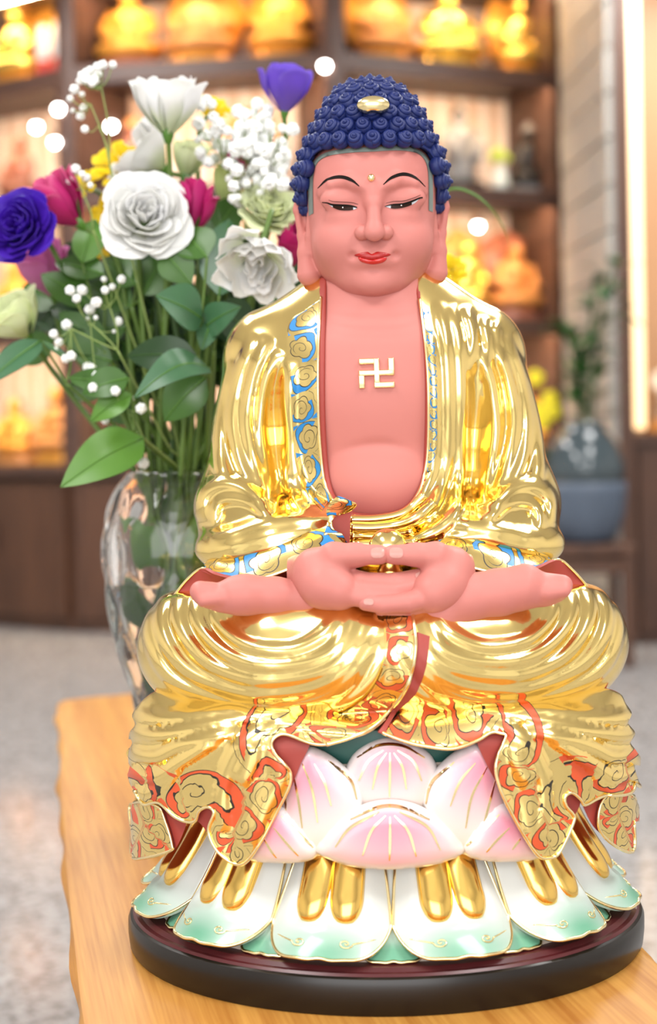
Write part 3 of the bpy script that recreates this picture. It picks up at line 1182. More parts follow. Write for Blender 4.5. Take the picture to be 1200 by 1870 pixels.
FOLD_R = [
    ([(915, 615), (948, 690), (957, 770), (937, 845), (890, 905)], 0.03, 0.0050, 0.0042),
    ([(895, 618), (925, 690), (935, 770), (915, 850), (880, 912)], 0.02, 0.0048, 0.0045),
    ([(872, 630), (898, 700), (905, 780), (892, 850), (872, 910)], 0.0, 0.0046, 0.0040),
    ([(940, 655), (972, 740), (975, 830), (955, 885), (905, 915)], 0.03, 0.0055, 0.0030),
    ([(862, 650), (868, 740), (864, 840), (858, 945)], 0.0, 0.0060, -0.0076),
    ([(805, 545), (818, 640), (822, 780), (816, 860), (780, 925), (700, 955), (645, 958)], -0.02, 0.0046, 0.0036),
    ([(828, 550), (842, 640), (846, 780), (842, 870), (810, 945), (740, 985), (650, 992)], -0.02, 0.0048, 0.0040),
    ([(850, 560), (862, 620), (850, 690)], 0.01, 0.0044, 0.0030),
    ([(786, 600), (795, 700), (796, 830), (785, 880), (745, 928), (690, 944), (645, 944)], -0.025, 0.0040, 0.0028),
    ([(878, 580), (888, 640), (880, 700)], 0.02, 0.0040, 0.0028),
    ([(900, 590), (912, 640)], 0.02, 0.0040, 0.0022),
    ([(1000, 955), (1000, 910), (970, 885), (925, 890), (872, 930)], 0.0, 0.0056, 0.0050),
    ([(985, 960), (975, 920), (940, 908), (905, 918), (868, 950)], -0.01, 0.0048, 0.0036),
    ([(985, 985), (940, 972), (880, 960), (820, 950)], -0.03, 0.0046, 0.0028),
    ([(985, 1005), (930, 990), (870, 975), (800, 985)], -0.04, 0.0042, 0.0026),
]
ff = ridges([(Wl(spline(p, 20), y), w * 1.15, a * 1.35) for p, y, w, a in FOLD_L + FOLD_R])
H2 = g.field2(ff)
mask = np.clip((f32(0.075) - g.y) / f32(0.05), 0, 1)
S = S - H2 * mask
del H2
op2 = g.field2(lambda X, Z: poly_sd(X, Z, OPW))
S = smax(S, -np.maximum(op2, g.y - f32(0.055)), 0.002)
# inside of the collar and the underside of the sleeves are the maroon lining


def robe_mat(C, N):
    d = poly_sd(C[:, 0], C[:, 2], OPW)
    lim = np.where(C[:, 0] < 0, 0.0050, 0.0030) * np.clip((C[:, 2] - 0.312) / 0.02, 0.25, 1)
    return np.where((d < lim) & (C[:, 1] < 0.07), 1, 0)


robe_o, RV, RQ = sculpt('outer_robe', g, S, [M_gold, M_lining], STATUE, robe_mat)
RBVH = bvh_of(RV, RQ)


def rsurf(x, z):
    return ray_y(RBVH, x, z)[0]


print('robe', time.time() - T0)

# ---- lap robe
g = Grid((-0.19, -0.155, 0.150), (0.19, 0.10, 0.285), 0.0012)
S = g.ell((0, 0.02, 0.205), (0.125, 0.09, 0.05))
LAPL = [((392, 1182), -0.040, 0.0425), ((520, 1190), -0.070, 0.044), ((640, 1195), -0.086, 0.040), ((720, 1200), -0.088, 0.034)]
for L in (0, 1):
    pts = []
    for (p, y, r) in LAPL:
        q = W(p[0], p[1], y)
        if L: q = np.array([-q[0], q[1], q[2]])
        pts.append((q, r))
    leg = g.chain(pts, 0.02)
    k = pts[0][0]
    leg = g.blend([(leg, 0), (g.ell((k[0] * 0.99, k[1] + 0.01, k[2]), (0.056, 0.060, 0.044)), 0.02)])
    S = smin(S, leg, 0.012)
S = smax(S, g.z - f32(0.262), 0.01)
YL = -0.10
RING = [
    ([(388, 1106), (400, 1140), (450, 1172), (530, 1178), (590, 1150), (622, 1112)], 0.0046, 0.0036),
    ([(352, 1096), (362, 1145), (420, 1195), (510, 1208), (600, 1180), (646, 1112)], 0.0054, 0.0044),
    ([(318, 1092), (325, 1150), (385, 1215), (490, 1236), (610, 1202), (668, 1115)], 0.0058, 0.0048),
    ([(284, 1098), (286, 1160), (345, 1232), (460, 1264), (600, 1232), (688, 1120)], 0.0060, 0.0048),
    ([(258, 1130), (262, 1180), (310, 1250), (430, 1290), (590, 1262), (706, 1130)], 0.0056, 0.0040),
]
RW = []
for p, w, a in RING:
    for L in (0, 1):
        q = Wl(spline(p, 20), YL)
        if L: q = q * np.array([-1, 1])
        RW.append((q, w, a))
EXTRA = [([(700, 1140), (690, 1200), (650, 1260), (560, 1310)], 0.0045, 0.0025), ([(670, 1160), (640, 1230), (570, 1285), (470, 1312)], 0.0045, 0.003)]
for p, w, a in EXTRA:
    q = Wl(spline(p, 20), YL)
    RW.append((q, w, a))
    RW.append((q * np.array([-1, 1]), w, a))
H2 = g.field2(ridges(RW))
S = S - H2 * np.clip((f32(0.03) - g.y) / f32(0.05), 0, 1)
lap_o, LV, LQ = sculpt('lap_robe', g, S, M_gold, STATUE)
LBVH = bvh_of(LV, LQ)


def lsurf(x, z):
    return ray_y(LBVH, x, z)[0]


print('lap', time.time() - T0)

# ---- feet
def foot(ch, toes, lo, hi, name='foot'):
    g = Grid(lo, hi, 0.0011)
    S = g.chain(ch, 0.006).full()
    for a, b, r in toes:
        S = smin(S, g.cone(a, b, r, r * 0.9), 0.003)
    return sculpt(name, g, S, M_skin, STATUE)[0]


YF = -0.098
fl = [(W(610, 1108, YF), 0.010), (W(560, 1092, YF), 0.0115), (W(500, 1088, YF - .002), 0.0115), (W(450, 1086, YF - .004), 0.0125), (W(425, 1088, YF - .004), 0.0110), (W(402, 1092, YF - .004), 0.0075), (W(375, 1088, YF - .004), 0.0078)]
tl = [(W(380, 1084, YF - .006), W(366, 1080, YF - .007), 0.0078), (W(400, 1092, YF - .012), W(372, 1096, YF - .012), 0.0048)]
lo = np.min([p for p, r in fl], 0) - 0.02; hi = np.max([p for p, r in fl], 0) + 0.02
foot(fl, tl, lo, hi)
YF = -0.106
fr = [(W(760, 1150, YF + .006), 0.0135), (W(800, 1118, YF), 0.0145), (W(850, 1092, YF), 0.0155), (W(910, 1082, YF), 0.0145), (W(960, 1072, YF), 0.0140), (W(990, 1078, YF), 0.0085), (W(1000, 1077, YF), 0.0085), (W(1018, 1075, YF), 0.008)]
tr = [(W(1012, 1070, YF), W(1028, 1068, YF - .002), 0.0072), (W(1000, 1082, YF - .008), W(1030, 1078, YF - .008), 0.0052)]
lo = np.min([p for p, r in fr], 0) - 0.022; hi = np.max([p for p, r in fr], 0) + 0.022
foot(fr, tr, lo, hi)

# ---- hands: thumbs meet above, fingers laid over each other
YH = -0.112
lo = W(540, 1125, YH) - np.array([0.006, 0.030, 0.0]); hi = W(852, 985, YH) + np.array([0.006, 0.055, 0.006])


def hand(name, arm, palm, fingers, thumb, nails):
    g = Grid(lo, hi, 0.0010)
    S = g.chain(arm, 0.006).full()
    S = smin(S, g.chain(palm, 0.008), 0.008)
    for f in fingers:
        S = smin(S, g.chain(f, 0.002), 0.0016)
    S = smin(S, g.chain(thumb, 0.004), 0.005)
    o, V, Q = sculpt(name, g, S, M_skin, STATUE)
    bv = bvh_of(V, Q)
    for (cx, cy, wx, wy, rot) in nails:
        c = Wl([(cx, cy)], YH - 0.012)[0]
        s_ = (D + YH - 0.012) / F
        a = np.linspace(0, 2 * math.pi, 24, endpoint=False)
        sq = lambda t: np.sign(t) * np.abs(t) ** 0.7
        X, Z = wx * s_ * sq(np.cos(a)), wy * s_ * sq(np.sin(a))
        cr, sr = math.cos(rot), math.sin(rot)
        ol = np.stack([c[0] + X * cr - Z * sr, c[1] + X * sr + Z * cr], 1)
        sheet('nail', ol, lambda x, z: ray_y(bv, x, z)[0] - 0.0004, 0.001, 0.0014, M_nail, o)
    return o


w = lambda x, y, dy=0.0: W(x, y, YH + dy)
# the hand on the left of the picture (upper)
hand('hand',
     [(w(535, 1050, 0.045), 0.013), (w(575, 1048, 0.012), 0.0150)],
     [(w(578, 1042, 0.008), 0.0130), (w(592, 1066, 0.002), 0.0150), (w(622, 1078, -0.002), 0.0130)],
     [[(w(610, 1050, 0.010), 0.0080), (w(660, 1062, 0.000), 0.0062), (w(720, 1063, -0.001), 0.0058), (w(776, 1050, 0.002), 0.0050)],
      [(w(610, 1066, 0.002), 0.0080), (w(660, 1077, -0.005), 0.0062), (w(720, 1079, -0.005), 0.0058), (w(772, 1066, -0.001), 0.0050)],
      [(w(612, 1082, -0.004), 0.0080), (w(665, 1092, -0.008), 0.0062), (w(725, 1095, -0.007), 0.0056), (w(764, 1084, -0.002), 0.0048)]],
     [(w(578, 1036, 0.006), 0.0115), (w(610, 1016, 0.0), 0.0088), (w(650, 1013, -0.002), 0.0072), (w(694, 1013, -0.004), 0.0064)],
     [(690, 1010, 12.5, 9.5, 0.05), (768, 1052, 8, 5, 0.3)])
hand('hand',
     [(w(862, 1048, 0.045), 0.013), (w(822, 1046, 0.012), 0.0150)],
     [(w(822, 1040, 0.008), 0.0135), (w(812, 1066, 0.002), 0.0150), (w(790, 1082, -0.004), 0.0140)],
     [[(w(795, 1088, -0.006), 0.0080), (w(745, 1100, -0.012), 0.0066), (w(700, 1104, -0.012), 0.0060), (w(668, 1100, -0.010), 0.0055)],
      [(w(795, 1098, 0.000), 0.0080), (w(745, 1108, -0.006), 0.0062), (w(700, 1112, -0.004), 0.0058)]],
     [(w(824, 1034, 0.006), 0.0120), (w(796, 1016, 0.0), 0.0090), (w(760, 1013, -0.002), 0.0072), (w(716, 1013, -0.004), 0.0064)],
     [(724, 1010, 12.5, 9.5, -0.05), (673, 1098, 9, 5.5, 0.0)])
# golden pearl standing on a little ring
mb = MB()
pc = W(708, 1000, -0.090)
mb.ball(pc, 0.0128, 32, 20)
mb.build('pearl', M_gold, STATUE)
mb = MB()
rc = W(712, 1040, -0.092)
mb.lathe([(0.0075, -0.006), (0.0088, -0.004), (0.0085, 0.0), (0.006, 0.004), (0.0085, 0.008)], 24, rc)
mb.build('pearl_stand', M_gold_deep, STATUE)
print('hands', time.time() - T0)
# ---- collar borders
cl_in = [(584, 540), (580, 640), (580, 740), (584, 820), (592, 882), (604, 912)]
cl_out = [(556, 560), (526, 585), (524, 650), (531, 740), (538, 830), (556, 892), (588, 930)]
A_ = Wl(spline(cl_in, 10), -0.025); B_ = Wl(spline(cl_out, 10), -0.025)
strip('collar_border', A_, B_, rsurf, 0.0010, M_band_blue, STATUE, 150, 18, True, 0.003, cell=1.15)
welt('collar_edge', Wl(spline([(586, 535), (581, 640), (581, 740), (585, 820), (593, 882), (610, 916)], 10), -0.025), 0.0011, rsurf, 0.0008, M_gold_trim, STATUE, 90)
cr_in = [(771, 540), (778, 620), (784, 700), (785, 800), (780, 862)]
cr_out = [(786, 556), (797, 640), (799, 720), (799, 800), (792, 858)]
strip('collar_border', Wl(spline(cr_in, 10), -0.025), Wl(spline(cr_out, 10), -0.025), rsurf, 0.0010, M_band_blue, STATUE, 150, 10, True, 0.003, cell=1.15)
welt('collar_edge', Wl(spline([(769, 540), (777, 620), (782, 700), (783, 800), (779, 852), (765, 896), (736, 928), (690, 941), (645, 940)], 10), -0.025), 0.0011, rsurf, 0.0008, M_gold_trim, STATUE, 110)

# ---- collar knot: the end of the left collar turns outward over the sash
KN = [(600, 923), (612, 909), (620, 906), (640, 914), (651, 920), (646, 930), (631, 938), (616, 942), (607, 950), (606, 960), (613, 969), (624, 974), (630, 984), (633, 1000), (582, 1012), (588, 985), (595, 965), (599, 948), (596, 936)]
kw = Wl(spline(KN, 4, True), -0.066)


def ky(x, z):
    q = np.sin((z - 0.28) * 260) * 0.002 + np.sin(x * 300) * 0.001
    return -0.068 + q


sheet('collar_knot', kw, ky, 0.0022, 0.0016, [M_band_blue, M_gold_trim], STATUE, vec=True, edge_round=0.0014,
      uvf=lambda X, Z: np.stack([(Z - kw[:, 1].min()) / 0.014, (X - kw[:, 0].min()) / 0.026, 0 * X], 1))
kd = Wl([(604, 926), (640, 932), (648, 925), (640, 945), (639, 1004), (618, 1004), (608, 965)], -0.058)
sheet('sash_lining', kd, lambda x, z: -0.0575 + 0 * x, 0.006, 0.004, M_lining, STATUE, vec=True)
# sash: gilt cords across the waist
for (y0, r, pts) in ((0, .0034, [(640, 951), (690, 950), (740, 938), (778, 905)]), (0, .0040, [(640, 966), (690, 966), (748, 955), (795, 920)]), (0, .0036, [(640, 982), (700, 982), (755, 972)]), (0, .0036, [(640, 996), (700, 997), (760, 990)])):
    P = Wl(spline(pts, 8), -0.055)
    welt('sash_cord', P, r, lambda x, z: max(-0.062, min(rsurf(x, z), -0.040)), 0.001, M_gold, STATUE, 40, 12)

# ---- sleeves: scroll hem turned out over a maroon lining
def c3(pts, ys):
    ys = np.interp(np.linspace(0, 1, len(pts)), np.linspace(0, 1, len(ys)), ys)
    return np.array([W(p[0], p[1], y) for p, y in zip(pts, ys)])


upL = [(372, 1028), (392, 1018), (430, 1008), (470, 994), (505, 982), (540, 976), (575, 968), (602, 958)]
miL = [(374, 1036), (400, 1036), (440, 1034), (480, 1022), (520, 1008), (555, 996), (585, 985), (612, 976)]
loL = [(368, 1038), (392, 1048), (430, 1057), (475, 1057), (520, 1043), (560, 1024), (592, 1006), (632, 996)]
loft('sleeve_hem', [c3(upL, [-.035, -.050, -.058, -.060]), c3(miL, [-.048, -.068, -.074, -.070]), c3(loL, [-.060, -.082, -.088, -.076])], [M_band_blue, M_lining], STATUE, 80, 7, 0.0016, True, 1.0, back_mat=1)
V, Fc = tube_mesh(resample(spline(c3([(316, 1090), (342, 1058)] + loL, [-.050, -.056, -.060, -.070, -.082, -.086, -.088, -.080, -.076]), 6), 90), 0.0010, 8)
mesh_obj('sleeve_edge', V, Fc, M_gold_trim, STATUE)
rimL = [(312, 1092), (342, 1058), (368, 1039), (392, 1049), (430, 1058), (475, 1058), (520, 1044), (556, 1026)]
botL = [(300, 1112), (335, 1110), (370, 1108), (400, 1106), (440, 1104), (480, 1100), (530, 1096), (570, 1090)]
loft('sleeve_lining', [c3(rimL, [-.048, -.058, -.078, -.084, -.080]), c3([((a[0] + b[0]) / 2, (a[1] + b[1]) / 2 - 4) for a, b in zip(rimL, botL)], [-.050, -.056, -.062, -.064, -.062]), c3(botL, [-.050, -.056, -.060, -.060, -.058])], M_lining, STATUE, 60, 6, 0.002)

upR = [(1000, 1012), (985, 1008), (950, 998), (915, 986), (880, 980), (850, 978), (822, 980), (800, 986)]
miR = [(1004, 1020), (982, 1022), (950, 1022), (912, 1014), (878, 1004), (850, 1000), (828, 996), (808, 996)]
loR = [(1010, 1022), (985, 1036), (955, 1046), (915, 1047), (880, 1042), (850, 1031), (828, 1012), (812, 1002)]
loft('sleeve_hem', [c3(upR, [-.035, -.050, -.058, -.060]), c3(miR, [-.048, -.068, -.074, -.070]), c3(loR, [-.060, -.082, -.088, -.076])], [M_band_blue, M_lining], STATUE, 80, 7, 0.0016, True, 1.0, back_mat=1)
V, Fc = tube_mesh(resample(spline(c3([(1074, 1072), (1045, 1040), (1020, 1022)] + loR[1:], [-.050, -.056, -.060, -.070, -.082, -.086, -.088, -.080, -.076]), 6), 90), 0.0010, 8)
mesh_obj('sleeve_edge', V, Fc, M_gold_trim, STATUE)
rimR = [(1078, 1074), (1045, 1041), (1020, 1023), (985, 1037), (955, 1047), (915, 1048), (880, 1043), (846, 1030)]
botR = [(1090, 1100), (1055, 1098), (1025, 1096), (990, 1094), (955, 1092), (915, 1090), (880, 1088), (840, 1084)]
loft('sleeve_lining', [c3(rimR, [-.048, -.058, -.078, -.084, -.080]), c3([((a[0] + b[0]) / 2, (a[1] + b[1]) / 2 - 4) for a, b in zip(rimR, botR)], [-.050, -.056, -.062, -.064, -.062]), c3(botR, [-.050, -.056, -.060, -.060, -.058])], M_lining, STATUE, 60, 6, 0.002)

# ---- skirt of the robe hanging over the lotus
DA, DB = 0.184, 0.133


def yd(X, Z=None):
    q = np.clip(1 - np.abs(np.asarray(X) / DA) ** 2.3, 0.0, 1)
    y = -DB * q ** (1 / 2.3)
    if Z is not None:
        t = np.clip((np.asarray(Z) - 0.163) / 0.03, 0, 1)
        y = y + 0.028 * t ** 1.5
    return y


def pxd(pts, off=0.0):
    return Wl(pts, lambda x, z: yd(x, z) - off)


FD = [([(246, 1308), (300, 1308), (400, 1296), (520, 1284)], .0045, .0050), ([(240, 1340), (290, 1340), (400, 1314), (560, 1285)], .0045, .0050), ([(238, 1375), (285, 1380), (330, 1360), (440, 1325)], .0050, .0060),
      ([(236, 1405), (280, 1418), (320, 1395), (400, 1345)], .0048, .0062), ([(240, 1440), (270, 1450), (305, 1425), (345, 1370)], .0042, .0034),
      ([(520, 1300), (470, 1330), (425, 1380), (405, 1450), (410, 1520)], .0050, .0034), ([(505, 1370), (510, 1420), (480, 1480), (455, 1540)], .0060, .0036),
      ([(455, 1350), (450, 1390), (430, 1430)], .0085, .0040),
      ([(700, 1325), (650, 1328), (560, 1320), (480, 1310)], .0045, .0026)]
FD += [([(1404 - x, y) for x, y in p], w_, a_) for p, w_, a_ in FD[:8]]
FDW = ridges([(pxd(spline(p, 8)), w_, a_) for p, w_, a_ in FD])


def ydf(X, Z):
    return yd(X, Z) - FDW(np.asarray(X, float), np.asarray(Z, float)) - 0.0015 * np.sin(np.asarray(X) * 210 + 1) * np.clip((0.15 - np.asarray(Z)) / 0.04, 0, 1)


def hem_uv(hem, bw):
    hw = pxd(spline(hem, 5))
    L = np.linalg.norm(np.diff(hw, axis=0), axis=1).sum()

    def fn(X, Z):
        d, t = seg_dist(np.asarray(X, float), np.asarray(Z, float), hw)
        return np.stack([t * L / bw, d / bw, 0 * d], 1)
    return fn, hw


HEML = [(246, 1442), (262, 1470), (290, 1466), (318, 1490), (338, 1501), (356, 1500), (364, 1481), (380, 1473), (391, 1484), (381, 1516), (396, 1552), (424, 1577), (448, 1575), (478, 1534), (510, 1475), (530, 1430), (526, 1402), (502, 1376), (496, 1356), (508, 1343), (526, 1342), (564, 1356), (596, 1359), (644, 1346), (680, 1330), (704, 1312)]
TOPL = [(712, 1288), (640, 1284), (540, 1284), (420, 1272), (340, 1258), (300, 1258), (274, 1268), (254, 1286), (241, 1306), (246, 1324), (235, 1340), (241, 1358), (230, 1376), (239, 1396), (232, 1415)]
uvL, hwL = hem_uv(HEML, 0.026)
sheet('skirt_drape', np.vstack([hwL, pxd(spline(TOPL, 5))]), ydf, 0.0022, 0.0019, [M_band_red, M_lining], STATUE, uvf=uvL, vec=True, edge_round=0.0012)


def cord(name, hw, off, r=0.0012):
    P = resample(hw, max(40, int(len(hw) * 2)))
    Y = ydf(P[:, 0], P[:, 1]) - off
    V, Fc = tube_mesh(np.stack([P[:, 0], Y, P[:, 1]], 1), r, 7)
    mesh_obj(name, V, Fc, M_gold_trim, STATUE)


cord('skirt_edge', hwL, 0.0)
HEMR = [(1161, 1425), (1150, 1447), (1107, 1452), (1070, 1470), (1060, 1459), (1044, 1447), (1032, 1455), (1034, 1472), (1046, 1486), (1047, 1500), (1022, 1558), (1001, 1568), (979, 1558), (944, 1503), (914, 1442), (905, 1394), (924, 1347), (916, 1340), (897, 1338), (871, 1353), (827, 1367), (780, 1363), (741, 1354), (698, 1338)]
TOPR = [(745, 1288), (800, 1284), (880, 1284), (1000, 1270), (1070, 1256), (1108, 1258), (1134, 1268), (1143, 1284), (1152, 1300), (1146, 1318), (1158, 1336), (1152, 1356), (1165, 1378), (1157, 1400)]
uvR, hwR = hem_uv(HEMR, 0.026)
sheet('skirt_drape', np.vstack([hwR, pxd(spline(TOPR, 5))]), ydf, 0.0022, 0.0019, [M_band_red, M_lining], STATUE, uvf=uvR, vec=True, edge_round=0.0012)
cord('skirt_edge', hwR, 0.0)
# side flaps and the maroon inner faces of the pleats
for hem, top in (([(238, 1470), (239, 1520), (240, 1566), (262, 1569), (309, 1556), (313, 1544), (301, 1502), (286, 1474)], []),
                 ([(1159, 1455), (1160, 1503), (1157, 1558), (1113, 1538), (1094, 1505), (1108, 1456)], [])):
    fn, hw = hem_uv(hem, 0.022)
    sheet('side_flap', pxd(spline(hem, 5, True)), lambda X, Z: yd(X, Z) + 0.003, 0.0022, 0.0022, [M_band_red, M_lining], STATUE, uvf=fn, vec=True)
    P = pxd(spline(hem, 5, True))
    V, Fc = tube_mesh(np.stack([P[:, 0], yd(P[:, 0], P[:, 1]) + 0.003, P[:, 1]], 1), 0.0011, 7, True, True)
    mesh_obj('skirt_edge', V, Fc, M_gold_trim, STATUE)
for pl, off in (([(492, 1352), (512, 1338), (532, 1338), (566, 1356), (548, 1400), (532, 1440), (512, 1480), (488, 1500), (480, 1420)], 0.005),
                ([(262, 1455), (296, 1462), (336, 1496), (332, 1528), (312, 1560), (290, 1530)], 0.007),
                ([(352, 1496), (366, 1476), (384, 1472), (396, 1484), (392, 1540), (366, 1510)], 0.006),
                ([(872, 1350), (898, 1336), (928, 1344), (916, 1400), (930, 1480), (912, 1440), (886, 1390)], 0.005),
                ([(1110, 1448), (1070, 1466), (1074, 1490), (1092, 1520), (1116, 1530)], 0.007),
                ([(1064, 1466), (1048, 1444), (1028, 1450), (1030, 1476), (1046, 1500)], 0.006)):
    sheet('pleat_lining', pxd(spline(pl, 4, True)), lambda X, Z, o_=off: yd(X, Z) + o_, 0.002, 0.003, M_lining, STATUE, vec=True)


# ---- the front border that crosses from the lap to the hem
def csurf(x, z):
    a = LBVH.ray_cast(Vector((x, -0.5, z)), Vector((0, 1, 0)))
    ya = a[0].y if a[0] is not None else 9
    if z > 0.190: return ya if ya < 9 else -0.1
    return min(ya, float(ydf(np.array([x]), np.array([z]))[0]))


bi = [(700, 1110), (704, 1170), (694, 1225), (660, 1280), (600, 1318), (540, 1330)]
bo = [(752, 1100), (758, 1180), (742, 1255), (704, 1312), (650, 1342), (596, 1358)]
strip('front_border', Wl(spline(bi, 8), -0.128), Wl(spline(bo, 8), -0.128), csurf, 0.0016, M_band_red, STATUE, 110, 14, True, 0.004, cell=0.9)
welt('front_border_edge', Wl(spline(bo, 8), -0.128), 0.0014, csurf, 0.0014, M_gold_trim, STATUE, 80)
di = [(752, 1150), (757, 1190), (744, 1255), (712, 1310), (690, 1336)]
do = [(784, 1160), (776, 1215), (758, 1268), (722, 1310), (700, 1340)]
strip('front_lining', Wl(spline(di, 8), -0.126), Wl(spline(do, 8), -0.126), csurf, 0.0006, M_lining, STATUE, 60, 6, False, 0.004)
print('cloth', time.time() - T0)
# ---- plinth
OB = 0.825


def oval(name, prof, m, parent, n=96):
    mb = MB(); mb.lathe(prof, n, (0, 0, 0), 1.0, OB)
    o = mb.build(name, m, parent)
    mk_sharp(o, 35)
    return o


M_plinth = mat('black_lacquer', (0.010, 0.007, 0.005), 0.28, noise=0.2, nscale=30)
M_plinth_top = mat('maroon_lacquer', (0.075, 0.012, 0.014), 0.3)
pl_o = oval('plinth', [(0.170, 0.0), (0.1835, 0.0), (0.1855, 0.003), (0.1865, 0.012), (0.1865, 0.020), (0.1850, 0.0235), (0.1820, 0.0250), (0.165, 0.0250)], M_plinth, STATUE)
oval('plinth_top', [(0.183, 0.0246), (0.1815, 0.0262), (0.178, 0.0262), (0.175, 0.0285), (0.150, 0.0290)], M_plinth_top, pl_o)
# ---- lotus core and green seat
M_pet = mat_attr('petal_glaze', 0.3, coat=0.3)
M_core = mat('pale_lotus_core', (0.6, 0.5, 0.42), 0.4)
oval('lotus_core', [(0.165, 0.0285), (0.150, 0.045), (0.128, 0.070), (0.118, 0.090), (0.128, 0.105), (0.138, 0.125), (0.140, 0.150)], M_core, STATUE)
M_seat = mat('green_seat', (0.02, 0.085, 0.07), 0.4)
oval('lotus_seat', [(0.138, 0.148), (0.143, 0.158), (0.140, 0.172), (0.120, 0.178)], M_seat, STATUE)

# ---- lower petals: white to green, with two gilt lobes
def mixc(a, b, t):
    t = np.clip(t, 0, 1)[..., None]
    return np.array(a) * (1 - t) + np.array(b) * t


def skirt_pt(phi, t, bul):
    """point on the flaring skirt; t 0 top .. 1 rim"""
    R = 0.122 + 0.047 * t ** 1.15 + bul
    z = 0.101 - 0.074 * t ** 0.85 + bul * 0.45
    z = z + 0.010 * np.clip((t - 0.86) / 0.14, 0, 1) ** 2 * 0
    return np.stack([R * np.sin(phi), -R * OB * np.cos(phi), z], -1)


